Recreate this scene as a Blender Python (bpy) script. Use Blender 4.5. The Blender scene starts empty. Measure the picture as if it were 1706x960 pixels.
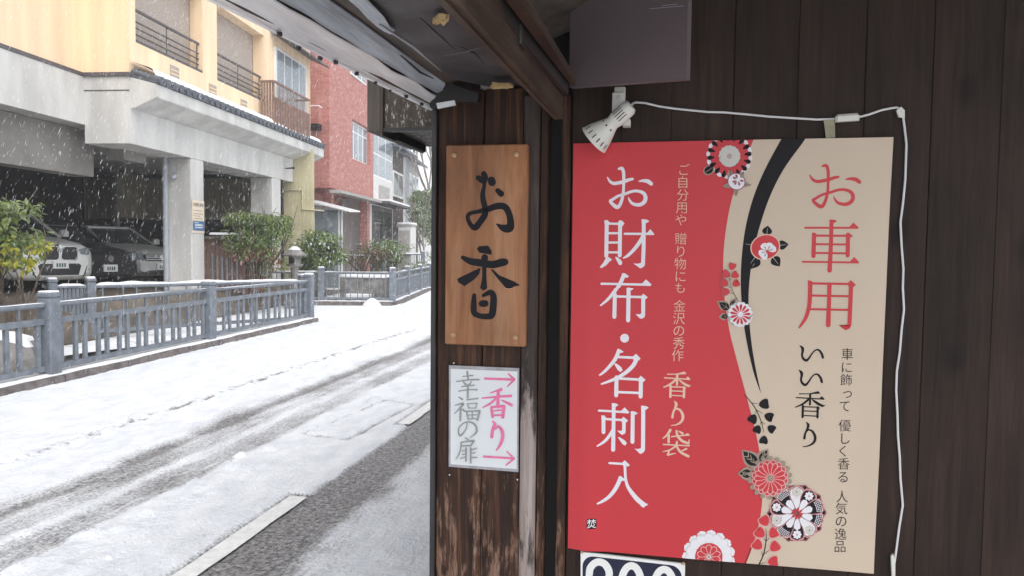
import bpy, bmesh, math, random
from mathutils import Vector, Matrix, noise
rnd = random.Random(7)
sc = bpy.context.scene
COL = sc.collection
# ------------------------------------------------------------------ camera
F, CX, CY, H = 1230.0, 853.0, 480.0, 1.55
YAW, PITCH, ROLL = math.radians(10.672), math.radians(2.895), math.radians(0.640)
fw = Vector((-math.sin(YAW)*math.cos(PITCH), math.cos(YAW)*math.cos(PITCH), -math.sin(PITCH)))
rt0 = Vector((math.cos(YAW), math.sin(YAW), 0)); up0 = rt0.cross(fw)
rt = math.cos(ROLL)*rt0 + math.sin(ROLL)*up0
up = -math.sin(ROLL)*rt0 + math.cos(ROLL)*up0
CAM = Vector((0, 0, H))
cd = bpy.data.cameras.new('camera'); cam = bpy.data.objects.new('camera', cd); COL.objects.link(cam)
cd.sensor_width = 36; cd.lens = 36*F/1706; cd.clip_start = 0.02; cd.clip_end = 2000
cam.matrix_world = Matrix(((rt.x, up.x, -fw.x, 0), (rt.y, up.y, -fw.y, 0), (rt.z, up.z, -fw.z, H), (0, 0, 0, 1)))
sc.camera = cam
# ------------------------------------------------------------------ world, sun, exposure
SUN_EL, SUN_AZ = math.radians(52), math.radians(140)      # azimuth clockwise from +Y
w = bpy.data.worlds.new('World'); sc.world = w; w.use_nodes = True
nt = w.node_tree; nt.nodes.clear()
sky = nt.nodes.new('ShaderNodeTexSky'); sky.sky_type = 'NISHITA'; sky.sun_disc = False
sky.sun_elevation = SUN_EL; sky.sun_rotation = SUN_AZ; sky.air_density = 1.0; sky.dust_density = 2.0; sky.ozone_density = 1.0
hs = nt.nodes.new('ShaderNodeHueSaturation'); hs.inputs['Saturation'].default_value = 0.30
bg = nt.nodes.new('ShaderNodeBackground'); bg.inputs['Strength'].default_value = 0.15
ow = nt.nodes.new('ShaderNodeOutputWorld')
nt.links.new(sky.outputs[0], hs.inputs['Color']); nt.links.new(hs.outputs[0], bg.inputs[0]); nt.links.new(bg.outputs[0], ow.inputs[0])
sl = bpy.data.lights.new('sun', 'SUN'); sl.energy = 0.9; sl.angle = math.radians(60); sl.color = (1.0, 0.985, 0.97)
so = bpy.data.objects.new('sun', sl); COL.objects.link(so)
sd = Vector((math.sin(SUN_AZ)*math.cos(SUN_EL), math.cos(SUN_AZ)*math.cos(SUN_EL), math.sin(SUN_EL)))
so.rotation_euler = sd.to_track_quat('Z', 'Y').to_euler()
sc.view_settings.view_transform = 'Standard'; sc.view_settings.look = 'None'
sc.view_settings.exposure = 0.78; sc.view_settings.gamma = 1.0
sc.view_settings.use_curve_mapping = False
sc.cycles.max_bounces = 8; sc.cycles.volume_bounces = 1
# ------------------------------------------------------------------ rays from the picture into the place
def ray(px, py): return fw + (px-CX)/F*rt + (CY-py)/F*up
def on_y(px, py, Y): d = ray(px, py); return CAM + d*(Y/d.y)
def on_x(px, py, X): d = ray(px, py); return CAM + d*(X/d.x)
def on_z(px, py, z): d = ray(px, py); return CAM + d*((z-H)/d.z)
def at_depth(px, py, zc): return CAM + ray(px, py)*zc
class Frame:                                       # a building's own axes: u along its street face, v out to the street
    def __init__(s, P, head):
        a = math.radians(head); s.P = Vector((P[0], P[1], 0)); s.head = a
        s.u = Vector((math.sin(a), math.cos(a), 0)); s.v = Vector((math.cos(a), -math.sin(a), 0))
    def w(s, u, v, z): return s.P + s.u*u + s.v*v + Vector((0, 0, z))
    def hit_v(s, px, py, v):
        d = ray(px, py); t = (v - (CAM-s.P).dot(s.v))/d.dot(s.v); q = CAM+d*t-s.P
        return q.dot(s.u), q.z
    def hit_u(s, px, py, u):
        d = ray(px, py); t = (u - (CAM-s.P).dot(s.u))/d.dot(s.u); q = CAM+d*t-s.P
        return q.dot(s.v), q.z
# ------------------------------------------------------------------ materials
M = {}
def mat(name, col, rough=0.7, metal=0.0, var=0.0, scale=6.0, stretch=(1, 1, 1), bump=0.0, bscale=40.0, island=0.0, spec=0.5, col2=None, detail=6):
    m = bpy.data.materials.new(name); m.use_nodes = True; n = m.node_tree.nodes; L = m.node_tree.links
    b = n['Principled BSDF']; b.inputs['Roughness'].default_value = rough; b.inputs['Metallic'].default_value = metal
    b.inputs['Specular IOR Level'].default_value = spec
    b.inputs['Base Color'].default_value = (*col, 1)
    if var or bump or island or col2:
        tc = n.new('ShaderNodeTexCoord'); mp = n.new('ShaderNodeMapping'); mp.inputs['Scale'].default_value = stretch
        L.new(tc.outputs['Object'], mp.inputs['Vector']); vec = mp.outputs[0]
        src = None
        if island:
            g = n.new('ShaderNodeNewGeometry')
            ad = n.new('ShaderNodeVectorMath'); ad.operation = 'MULTIPLY_ADD'
            ad.inputs[1].default_value = (37, 53, 71); L.new(g.outputs['Random Per Island'], ad.inputs[0]); L.new(vec, ad.inputs[2]); vec = ad.outputs[0]
        nz = n.new('ShaderNodeTexNoise'); nz.inputs['Scale'].default_value = scale; nz.inputs['Detail'].default_value = detail
        L.new(vec, nz.inputs['Vector'])
        c2 = col2 or tuple(max(0, c*(1-var)) for c in col); c1 = col if col2 else tuple(min(1, c*(1+var)) for c in col)
        cr = n.new('ShaderNodeValToRGB'); cr.color_ramp.elements[0].position = 0.32; cr.color_ramp.elements[1].position = 0.68
        cr.color_ramp.elements[0].color = (*c2, 1); cr.color_ramp.elements[1].color = (*c1, 1)
        L.new(nz.outputs['Fac'], cr.inputs[0]); out = cr.outputs[0]
        if island:
            hv = n.new('ShaderNodeHueSaturation'); mr = n.new('ShaderNodeMapRange')
            mr.inputs['To Min'].default_value = 1-island; mr.inputs['To Max'].default_value = 1+island
            L.new(g.outputs['Random Per Island'], mr.inputs['Value']); L.new(mr.outputs[0], hv.inputs['Value']); L.new(out, hv.inputs['Color']); out = hv.outputs[0]
        L.new(out, b.inputs['Base Color'])
        if bump:
            n2 = n.new('ShaderNodeTexNoise'); n2.inputs['Scale'].default_value = bscale; n2.inputs['Detail'].default_value = 5
            L.new(vec, n2.inputs['Vector'])
            bp = n.new('ShaderNodeBump'); bp.inputs['Strength'].default_value = bump; bp.inputs['Distance'].default_value = 0.02
            L.new(n2.outputs['Fac'], bp.inputs['Height']); L.new(bp.outputs[0], b.inputs['Normal'])
    M[name] = m; return m

mat('snow', (0.80, 0.81, 0.83), 0.75, bump=0.5, bscale=9, var=0.03, scale=3)
mat('stone', (0.22, 0.21, 0.20), 0.85, var=0.4, scale=4, bump=0.8, bscale=14)
mat('kerb_stone', (0.15, 0.13, 0.125), 0.85, var=0.35, scale=8, bump=0.5)
mat('concrete', (0.56, 0.55, 0.525), 0.85, var=0.17, scale=1.8, stretch=(1.3, 1.3, .35), bump=0.15, bscale=30)
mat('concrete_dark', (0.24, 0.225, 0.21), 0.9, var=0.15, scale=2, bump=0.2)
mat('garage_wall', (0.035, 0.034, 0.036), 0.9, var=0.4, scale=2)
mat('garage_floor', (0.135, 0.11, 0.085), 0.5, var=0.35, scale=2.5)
mat('yellow_render', (0.83, 0.63, 0.42), 0.9, var=0.09, scale=2.6, stretch=(1.6, 1.6, .12), bump=0.25, bscale=120)
mat('dark_trim', (0.10, 0.09, 0.095), 0.6, var=0.2)
mat('tile', (0.09, 0.10, 0.12), 0.45, var=0.3, scale=12)
mat('blind', (0.50, 0.43, 0.37), 0.9, col2=(0.29, 0.245, 0.215), scale=5, stretch=(2, 2, 30), detail=3)
mat('rail_iron', (0.09, 0.075, 0.075), 0.5, var=0.2)
mat('balcony_brown', (0.22, 0.13, 0.10), 0.6, var=0.15)
mat('railing_paint', (0.165, 0.186, 0.214), 0.5, var=0.22, scale=9, bump=0.12, bscale=60)
mat('glass', (0.22, 0.25, 0.27), 0.08, spec=0.9)
mat('glass_dark', (0.03, 0.035, 0.04), 0.06, spec=0.8)
mat('white_frame', (0.72, 0.72, 0.71), 0.5, var=0.05)
mat('white_wall', (0.62, 0.61, 0.59), 0.85, var=0.06)
mat('grey_wall', (0.36, 0.34, 0.32), 0.85, var=0.12)
mat('dark_wood', (0.095, 0.075, 0.062), 0.75, var=0.35, scale=5, stretch=(6, 6, .6))
mat('car_white', (0.72, 0.72, 0.70), 0.22, spec=0.6)
mat('car_silver', (0.50, 0.50, 0.48), 0.28, metal=0.3)
mat('car_black', (0.012, 0.012, 0.014), 0.35)
mat('rubber', (0.02, 0.02, 0.02), 0.8)
mat('chrome', (0.6, 0.6, 0.6), 0.2, metal=0.9)
mat('plate_white', (0.75, 0.75, 0.73), 0.5)
mat('ink_green', (0.05, 0.12, 0.08), 0.6)
mat('pipe_grey', (0.36, 0.38, 0.42), 0.45, var=0.08)
mat('tan_panel', (0.27, 0.235, 0.165), 0.7, var=0.12, scale=2)
mat('cream_panel', (0.52, 0.47, 0.30), 0.6, var=0.08, scale=2)
mat('leaf_green', (0.085, 0.15, 0.05), 0.5, var=0.5, scale=3)
mat('leaf_light', (0.23, 0.30, 0.085), 0.5, var=0.3, scale=3)
mat('leaf_yellow', (0.40, 0.39, 0.05), 0.5, var=0.25, scale=3)
mat('leaf_red', (0.24, 0.085, 0.06), 0.55, var=0.3, scale=3)
mat('leaf_pale', (0.30, 0.36, 0.19), 0.55, var=0.2, scale=3)
mat('leaf_snow', (0.55, 0.60, 0.55), 0.7)
for k in ('leaf_green', 'leaf_light', 'leaf_yellow', 'leaf_red', 'leaf_pale'):       # thin leaves let light through
    t_ = M[k].node_tree; b_ = t_.nodes['Principled BSDF']; tl = t_.nodes.new('ShaderNodeBsdfTranslucent'); mxs = t_.nodes.new('ShaderNodeMixShader'); mxs.inputs[0].default_value = .42
    src = b_.inputs['Base Color'].links[0].from_socket; t_.links.new(src, tl.inputs['Color'])
    t_.links.new(b_.outputs[0], mxs.inputs[1]); t_.links.new(tl.outputs[0], mxs.inputs[2]); t_.links.new(mxs.outputs[0], t_.nodes['Material Output'].inputs[0])
mat('bark', (0.11, 0.085, 0.065), 0.9, var=0.4, scale=9)
mat('bark_pale', (0.26, 0.22, 0.19), 0.9, var=0.3, scale=9)
mat('water', (0.012, 0.014, 0.013), 0.08, bump=0.2, bscale=6)
mat('snowflake', (0.9, 0.9, 0.92), 0.6)
mat('road_paint', (0.78, 0.78, 0.76), 0.6, var=0.10, scale=25, bump=0.3)
# shop
mat('lamp_white', (0.64, 0.63, 0.58), 0.4, var=0.04, scale=20)
mat('cable_white', (0.66, 0.65, 0.65), 0.4)
mat('slot', (0.012, 0.010, 0.010), 0.8)
mat('tape', (0.27, 0.25, 0.16), 0.6, var=0.15, scale=60)
mat('paper_cream', (0.565, 0.46, 0.355), 0.5, var=0.02, scale=3, spec=0.35, bump=.035, bscale=7)
mat('print_red', (0.53, 0.033, 0.043), 0.42, var=0.02, scale=3, spec=0.4, bump=.035, bscale=7)
mat('print_black', (0.012, 0.011, 0.014), 0.55, spec=.18)
mat('print_white', (0.72, 0.70, 0.74), 0.5)
mat('print_grey', (0.54, 0.52, 0.48), 0.5)
mat('print_peach', (0.70, 0.48, 0.36), 0.5)
mat('print_taupe', (0.30, 0.235, 0.18), 0.5)
mat('print_pink', (0.66, 0.34, 0.33), 0.5)
mat('print_mauve', (0.30, 0.10, 0.11), 0.5)
mat('ink', (0.010, 0.010, 0.013), 0.6, spec=.2)
mat('navy', (0.018, 0.020, 0.045), 0.5, spec=.25)
mat('marker_grey', (0.30, 0.31, 0.30), 0.6, var=0.15, scale=60)
mat('marker_pink', (0.72, 0.16, 0.33), 0.6, var=0.12, scale=60)
mat('sheet_white', (0.68, 0.70, 0.71), 0.35)
mat('clear_film', (0.34, 0.33, 0.35), 0.15, var=0.2, scale=40)
mat('peg', (0.50, 0.34, 0.19), 0.5, var=0.2, scale=80)
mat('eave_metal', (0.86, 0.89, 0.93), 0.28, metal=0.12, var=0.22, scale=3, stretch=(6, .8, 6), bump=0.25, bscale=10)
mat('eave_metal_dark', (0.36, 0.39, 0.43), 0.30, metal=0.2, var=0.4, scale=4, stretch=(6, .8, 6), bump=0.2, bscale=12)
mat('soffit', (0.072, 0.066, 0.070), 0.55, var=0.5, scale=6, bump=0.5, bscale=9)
mat('foam', (0.52, 0.37, 0.17), 0.8, var=0.2, scale=60, bump=0.6, bscale=80)
mat('purple_board', (0.135, 0.105, 0.11), 0.5, var=0.12, scale=1.2)
mat('iron_dark', (0.03, 0.026, 0.026), 0.5, var=0.3)
mat('sign_blue', (0.06, 0.16, 0.33), 0.5)
mat('sign_cream', (0.72, 0.62, 0.47), 0.6)

def wood_mat(name, base, dark, lite, gx=26.0, gz=1.3, wear=None, wsc=(20, 20, 3.2), rough=0.62, spec=0.3, isl=.18):
    """board stained brown: long grain, knots, per-board tone, and (wear) bare and flaking wood low down"""
    m = bpy.data.materials.new(name); m.use_nodes = True; n = m.node_tree.nodes; L = m.node_tree.links
    b = n['Principled BSDF']; b.inputs['Roughness'].default_value = rough; b.inputs['Specular IOR Level'].default_value = spec
    tc = n.new('ShaderNodeTexCoord'); g = n.new('ShaderNodeNewGeometry')
    ad = n.new('ShaderNodeVectorMath'); ad.operation = 'MULTIPLY_ADD'; ad.inputs[1].default_value = (3.7, 5.3, 7.1)
    L.new(g.outputs['Random Per Island'], ad.inputs[0]); L.new(tc.outputs['Object'], ad.inputs[2])
    mp = n.new('ShaderNodeMapping'); mp.inputs['Scale'].default_value = (gx, gx, gz); L.new(ad.outputs[0], mp.inputs[0])
    nz = n.new('ShaderNodeTexNoise'); nz.inputs['Scale'].default_value = 2.2; nz.inputs['Detail'].default_value = 8; nz.inputs['Roughness'].default_value = .72
    nz.inputs['Distortion'].default_value = .6
    L.new(mp.outputs[0], nz.inputs['Vector'])
    cr = n.new('ShaderNodeValToRGB'); e = cr.color_ramp.elements
    e[0].position = .30; e[0].color = (*dark, 1); e[1].position = .72; e[1].color = (*lite, 1)
    k = e.new(.5); k.color = (*base, 1)
    L.new(nz.outputs['Fac'], cr.inputs[0]); out = cr.outputs[0]
    # broad blotches and knots
    n3 = n.new('ShaderNodeTexNoise'); n3.inputs['Scale'].default_value = 5; n3.inputs['Detail'].default_value = 3
    m3 = n.new('ShaderNodeMapping'); m3.inputs['Scale'].default_value = (1.6, 1.6, .8); L.new(ad.outputs[0], m3.inputs[0]); L.new(m3.outputs[0], n3.inputs['Vector'])
    mr = n.new('ShaderNodeMapRange'); mr.inputs['From Min'].default_value = .3; mr.inputs['From Max'].default_value = .7
    mr.inputs['To Min'].default_value = .72; mr.inputs['To Max'].default_value = 1.25; L.new(n3.outputs['Fac'], mr.inputs[0])
    vo = n.new('ShaderNodeTexVoronoi'); vo.inputs['Scale'].default_value = 1.0; m4 = n.new('ShaderNodeMapping'); m4.inputs['Scale'].default_value = (7, 7, 4.0)
    L.new(ad.outputs[0], m4.inputs[0]); L.new(m4.outputs[0], vo.inputs['Vector'])
    mk = n.new('ShaderNodeMapRange'); mk.inputs['From Min'].default_value = .05; mk.inputs['From Max'].default_value = .2
    mk.inputs['To Min'].default_value = .55; mk.inputs['To Max'].default_value = 1.0; L.new(vo.outputs['Distance'], mk.inputs[0])
    mi = n.new('ShaderNodeMapRange'); mi.inputs['To Min'].default_value = 1-isl; mi.inputs['To Max'].default_value = 1+isl; L.new(g.outputs['Random Per Island'], mi.inputs[0])
    mu = n.new('ShaderNodeMath'); mu.operation = 'MULTIPLY'; L.new(mr.outputs[0], mu.inputs[0]); L.new(mk.outputs[0], mu.inputs[1])
    mu2 = n.new('ShaderNodeMath'); mu2.operation = 'MULTIPLY'; L.new(mu.outputs[0], mu2.inputs[0]); L.new(mi.outputs[0], mu2.inputs[1])
    hv = n.new('ShaderNodeHueSaturation'); L.new(out, hv.inputs['Color']); L.new(mu2.outputs[0], hv.inputs['Value']); out = hv.outputs[0]
    if wear:
        z0, z1, wc, wc2 = wear
        sx = n.new('ShaderNodeSeparateXYZ'); L.new(tc.outputs['Object'], sx.inputs[0])
        zr = n.new('ShaderNodeMapRange'); zr.inputs['From Min'].default_value = z0; zr.inputs['From Max'].default_value = z1
        zr.inputs['To Min'].default_value = .30; zr.inputs['To Max'].default_value = -.22; L.new(sx.outputs['Z'], zr.inputs[0])
        m5 = n.new('ShaderNodeMapping'); m5.inputs['Scale'].default_value = wsc; L.new(ad.outputs[0], m5.inputs[0])
        n5 = n.new('ShaderNodeTexNoise'); n5.inputs['Scale'].default_value = 1.3; n5.inputs['Detail'].default_value = 9; n5.inputs['Roughness'].default_value = .7
        L.new(m5.outputs[0], n5.inputs['Vector'])
        a5 = n.new('ShaderNodeMath'); a5.operation = 'ADD'; L.new(n5.outputs['Fac'], a5.inputs[0]); L.new(zr.outputs[0], a5.inputs[1])
        th = n.new('ShaderNodeMapRange'); th.inputs['From Min'].default_value = .66; th.inputs['From Max'].default_value = .75; L.new(a5.outputs[0], th.inputs[0])
        cw = n.new('ShaderNodeValToRGB'); cw.color_ramp.elements[0].color = (*wc2, 1); cw.color_ramp.elements[1].color = (*wc, 1)
        cw.color_ramp.elements[0].position = .35; cw.color_ramp.elements[1].position = .65
        L.new(nz.outputs['Fac'], cw.inputs[0])
        mx = n.new('ShaderNodeMix'); mx.data_type = 'RGBA'; L.new(th.outputs[0], mx.inputs['Factor']); L.new(out, mx.inputs['A']); L.new(cw.outputs[0], mx.inputs['B'])
        out = mx.outputs['Result']
    L.new(out, b.inputs['Base Color'])
    bp = n.new('ShaderNodeBump'); bp.inputs['Strength'].default_value = .35; bp.inputs['Distance'].default_value = .004
    L.new(nz.outputs['Fac'], bp.inputs['Height']); L.new(bp.outputs[0], b.inputs['Normal'])
    M[name] = m
wood_mat('wall_wood', (0.029, 0.0175, 0.0130), (0.0165, 0.0105, 0.0085), (0.046, 0.027, 0.0195), spec=.2)
wood_mat('post_wood', (0.038, 0.019, 0.012), (0.012, 0.008, 0.007), (0.15, 0.066, 0.034), spec=.2, wsc=(30, 30, 5), wear=(.45, 1.65, (.29, .20, .155), (.15, .065, .032)))
wood_mat('pale_edge_wood', (0.042, 0.030, 0.026), (0.022, 0.016, 0.014), (0.08, 0.06, 0.052), wear=(.95, 1.75, (.40, .345, .325), (.22, .165, .14)))
wood_mat('rail_wood', (0.060, 0.040, 0.028), (0.030, 0.022, 0.018), (0.11, 0.082, 0.066), gx=1.4, gz=26, rough=.5)
wood_mat('sign_wood', (0.285, 0.125, 0.056), (0.165, 0.066, 0.030), (0.37, 0.205, 0.115), gx=11, gz=.9, rough=.45, isl=0)
wood_mat('box_wood', (0.062, 0.047, 0.034), (0.03, 0.022, 0.018), (0.11, 0.085, 0.06), gx=14, wsc=(80, 80, 26), wear=(1.2, 3.6, (.52, .50, .46), (.34, .32, .28)))
def brick_mat():
    m = bpy.data.materials.new('red_brick'); m.use_nodes = True; n = m.node_tree.nodes; L = m.node_tree.links
    b = n['Principled BSDF']; b.inputs['Roughness'].default_value = .7
    tc = n.new('ShaderNodeTexCoord'); sx = n.new('ShaderNodeSeparateXYZ'); L.new(tc.outputs['Object'], sx.inputs[0])
    a = n.new('ShaderNodeMath'); a.operation = 'ADD'; L.new(sx.outputs['X'], a.inputs[0]); L.new(sx.outputs['Y'], a.inputs[1])
    cb = n.new('ShaderNodeCombineXYZ'); L.new(a.outputs[0], cb.inputs['X']); L.new(sx.outputs['Z'], cb.inputs['Y'])
    br = n.new('ShaderNodeTexBrick'); br.inputs['Scale'].default_value = 1.0; br.inputs['Brick Width'].default_value = .23; br.inputs['Row Height'].default_value = .07
    br.inputs['Mortar Size'].default_value = .006
    br.inputs['Color1'].default_value = (.47, .20, .17, 1); br.inputs['Color2'].default_value = (.36, .13, .105, 1); br.inputs['Mortar'].default_value = (.44, .24, .21, 1)
    L.new(cb.outputs[0], br.inputs['Vector']); L.new(br.outputs['Color'], b.inputs['Base Color']); M['red_brick'] = m
brick_mat()
# ------------------------------------------------------------------ mesh building
class MB:
    def __init__(s): s.v = []; s.f = []; s.m = []; s.cur = 0
    def add(s, vs, fs):
        o = len(s.v); s.v += [tuple(p) for p in vs]
        for f in fs: s.f.append([o+i for i in f]); s.m.append(s.cur)
        return s
    def hexa(s, c):      # 8 corners: bottom ring 0-3, top ring 4-7
        return s.add(c, [(0, 3, 2, 1), (4, 5, 6, 7), (0, 1, 5, 4), (1, 2, 6, 5), (2, 3, 7, 6), (3, 0, 4, 7)])
    def box(s, x0, x1, y0, y1, z0, z1, T=None):
        c = [Vector(p) for p in ((x0, y0, z0), (x1, y0, z0), (x1, y1, z0), (x0, y1, z0), (x0, y0, z1), (x1, y0, z1), (x1, y1, z1), (x0, y1, z1))]
        if T: c = [T(*p) for p in c]
        return s.hexa(c)
    def bbox(s, x0, x1, y0, y1, z0, z1, b=.01, T=None):    # bevelled on its vertical and top edges
        b = min(b, (x1-x0)*.45, (y1-y0)*.45, (z1-z0)*.45)
        def ring(i, z): return [(x0+i+b, y0+i, z), (x1-i-b, y0+i, z), (x1-i, y0+i+b, z), (x1-i, y1-i-b, z), (x1-i-b, y1-i, z), (x0+i+b, y1-i, z), (x0+i, y1-i-b, z), (x0+i, y0+i+b, z)]
        rs = ring(0, z0)+ring(0, z1-b)+ring(b*.9, z1)
        if T: rs = [T(*p) for p in rs]
        fs = [tuple(range(7, -1, -1)), tuple(range(16, 24))]
        for r in (0, 8):
            for i in range(8): j = (i+1) % 8; fs.append((r+i, r+j, r+8+j, r+8+i))
        return s.add(rs, fs)
    def tube(s, pts, r, n=8, caps=True):
        pts = [Vector(p) for p in pts]; rs = r if isinstance(r, (list, tuple)) else [r]*len(pts); vs = []
        prev = None
        for i, p in enumerate(pts):
            t = (pts[min(i+1, len(pts)-1)]-pts[max(i-1, 0)]).normalized()
            if prev is None:
                a = t.orthogonal().normalized()
            else:
                a = (prev - t*prev.dot(t))
                a = a.normalized() if a.length > 1e-6 else t.orthogonal().normalized()
            prev = a; b = t.cross(a)
            for k in range(n):
                q = 2*math.pi*k/n; vs.append(p+(a*math.cos(q)+b*math.sin(q))*rs[i])
        fs = []
        for i in range(len(pts)-1):
            for k in range(n): j = (k+1) % n; fs.append((i*n+k, i*n+j, (i+1)*n+j, (i+1)*n+k))
        if caps: fs.append(tuple(range(n-1, -1, -1))); fs.append(tuple(range((len(pts)-1)*n, len(pts)*n)))
        return s.add(vs, fs)
    def lathe(s, prof, O, ax, n=24, e1=None):    # prof: (distance along axis, radius)
        ax = Vector(ax).normalized(); e1 = e1 or ax.orthogonal().normalized(); e2 = ax.cross(e1); O = Vector(O); vs = []
        for d, r in prof:
            for k in range(n):
                q = 2*math.pi*k/n; vs.append(O+ax*d+(e1*math.cos(q)+e2*math.sin(q))*r)
        fs = []
        for i in range(len(prof)-1):
            for k in range(n): j = (k+1) % n; fs.append((i*n+k, i*n+j, (i+1)*n+j, (i+1)*n+k))
        return s.add(vs, fs)
    def grid(s, rows):   # rows of points
        n = len(rows[0]); vs = [p for r in rows for p in r]; fs = []
        for i in range(len(rows)-1):
            for k in range(n-1): fs.append((i*n+k, i*n+k+1, (i+1)*n+k+1, (i+1)*n+k))
        return s.add(vs, fs)
    def prism(s, ring, d):   # planar ring of points extruded by vector d
        n = len(ring); a = [Vector(p) for p in ring]; b = [p+Vector(d) for p in a]
        fs = [tuple(range(n-1, -1, -1)), tuple(range(n, 2*n))]+[(i, (i+1) % n, n+(i+1) % n, n+i) for i in range(n)]
        return s.add(a+b, fs)
    def build(s, name, mats, parent=None, smooth=False, local=False, fix=True):
        me = bpy.data.meshes.new(name); me.from_pydata(s.v, [], s.f)
        if not isinstance(mats, (list, tuple)): mats = [mats]
        for k in mats: me.materials.append(M[k])
        me.polygons.foreach_set('material_index', s.m)
        if smooth: me.polygons.foreach_set('use_smooth', [True]*len(s.f))
        if fix:
            bm = bmesh.new(); bm.from_mesh(me); bmesh.ops.recalc_face_normals(bm, faces=bm.faces)
            if smooth:
                for ed in bm.edges:
                    if len(ed.link_faces) == 2 and ed.calc_face_angle(0) > .7: ed.smooth = False
            bm.to_mesh(me); bm.free()
        me.update()
        o = bpy.data.objects.new(name, me); COL.objects.link(o)
        if parent:
            o.parent = parent
            if not local: o.matrix_parent_inverse = MI.get(parent.name) or parent.matrix_basis.inverted()
        return o
MI = {}
def tag(o, label, cat, group=None, kind=None):
    if label: o['label'] = label
    if cat: o['category'] = cat
    if group: o['group'] = group
    if kind: o['kind'] = kind
    return o
def thing(name, loc, label, cat, group=None, rz=0.0):
    o = bpy.data.objects.new(name, None); COL.objects.link(o); o.location = loc; o.rotation_euler = (0, 0, rz); o.empty_display_size = .2
    MI[o.name] = (Matrix.Translation(Vector(loc)) @ Matrix.Rotation(rz, 4, 'Z')).inverted()
    return tag(o, label, cat, group)
def struct(o): o['kind'] = 'structure'; return o
def copy_tree(o, parent=None):
    c = o.copy(); COL.objects.link(c)
    if parent: c.parent = parent
    for ch in list(o.children): copy_tree(ch, c)
    return c
# =================================================================== THE SHOP FRONT
D = 1.80
def vx(px, py=420, Y=D): return on_y(px, py, Y).x
# poster wall of upright boards
seams = [953, 1035, 1118, 1221, 1327, 1439, 1551, 1666, 1785, 1905]
xs = [vx(s, 210) for s in seams]
while xs[-1] < 2.9: xs.append(xs[-1]+.137)
b = MB()
for i in range(len(xs)-1):
    d = rnd.uniform(-.0012, .0012)
    b.bbox(xs[i]+.0004, xs[i+1]-.0004, D+d, D+.03, 0, 2.75, .0012)
wall = tag(b.build('board_wall', 'wall_wood'), 'dark brown wall of upright stained boards behind the red and cream poster', 'wall')
b = MB(); b.box(vx(905), 3.0, D+.032, D+.06, 0, 2.75); b.build('backing', 'slot', wall)  # near-black sheet gives the gap beside the post its shadow
MI['board_wall'] = Matrix.Identity(4)
b = MB(); b.bbox(vx(931, 500)+.002, xs[0]-.0015, D-.012, D+.03, 0, 1.93, .004); b.build('door_jamb', 'post_wood', wall)
# front post with boards, signs hang on it
xl, x1, x2, x3, x4 = vx(727, 700), vx(802, 700), vx(868, 700), vx(894, 700), vx(908, 700)
post = thing('corner_post', (xl, D, 0), 'weathered dark board post with flaking paint that carries the carved wooden sign', 'post')
b = MB()
b.bbox(xl, x1-.001, D, D+.10, 0, 1.95, .003); b.bbox(x1+.001, x2-.001, D+.001, D+.10, 0, 1.95, .003)
b.build('boards', 'post_wood', post)
b = MB(); b.bbox(x2, x3, D-.012, D+.10, 0, 1.93, .005); b.build('pale_batten', 'pale_edge_wood', post)
b = MB(); b.bbox(x3+.0005, x4, D-.005, D+.10, 0, 1.93, .004); b.build('dark_batten', 'post_wood', post)
b = MB(); b.bbox(xl-.014, xl-.001, D-.010, D+.45, 0, 1.915, .002); b.build('corner_strip', 'iron_dark', post)
b = MB(); b.box(xl, x4, D+.101, D+.45, 0, 1.95); b.build('core', 'post_wood', post)
for pxx, pyy in ((749, 792), (862, 800), (756, 606)):                 # bare nail heads
    q = on_y(pxx, pyy, D-.0015); m = MB(); m.lathe([(0, .0022), (.001, .0022), (.0016, 0.0005)], q, (0, -1, 0), 10); m.build('nail_head', 'chrome', post)
# body of the shop behind
b = MB(); b.box(x4, 3.0, D+.46, 7.0, 0, 2.7); b.box(xl, x4, D+.46, 7.0, 0, 2.3)
sh_ = tag(b.build('shop_house', 'dark_wood'), 'dark timber shop house behind the board wall', 'building')
# porch floor, and a ceiling added to block light, near black for shade
b = MB(); b.box(-.15, 3.0, .55, D-.002, 2.55, 2.6); tag(b.build('added_porch_ceiling', 'slot'), 'near black ceiling added above the porch to block light', 'ceiling')
b = MB(); b.box(-.45, 3, -6, D, .004, .05); struct(b.build('porch_floor', 'concrete'))
b = MB(); b.hexa([Vector(p) for p in ((xl-.28, D+.12, 2.34), (x4+1.5, D+.12, 2.9), (x4+1.5, 7.2, 2.9), (xl-.28, 7.2, 2.34), (xl-.28, D+.12, 2.42), (x4+1.5, D+.12, 2.98), (x4+1.5, 7.2, 2.98), (xl-.28, 7.2, 2.42))]); b.build('roof', 'tile', sh_)
b = MB(); b.hexa([Vector(p) for p in ((xl-.26, D+.12, 2.425), (x4+1.5, D+.12, 2.985), (x4+1.5, 7.2, 2.985), (xl-.26, 7.2, 2.425), (xl-.24, D+.14, 2.50), (x4+1.5, D+.14, 3.06), (x4+1.5, 7.18, 3.06), (xl-.24, 7.18, 2.50))]); b.build('roof_snow', 'snow', sh_)
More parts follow.
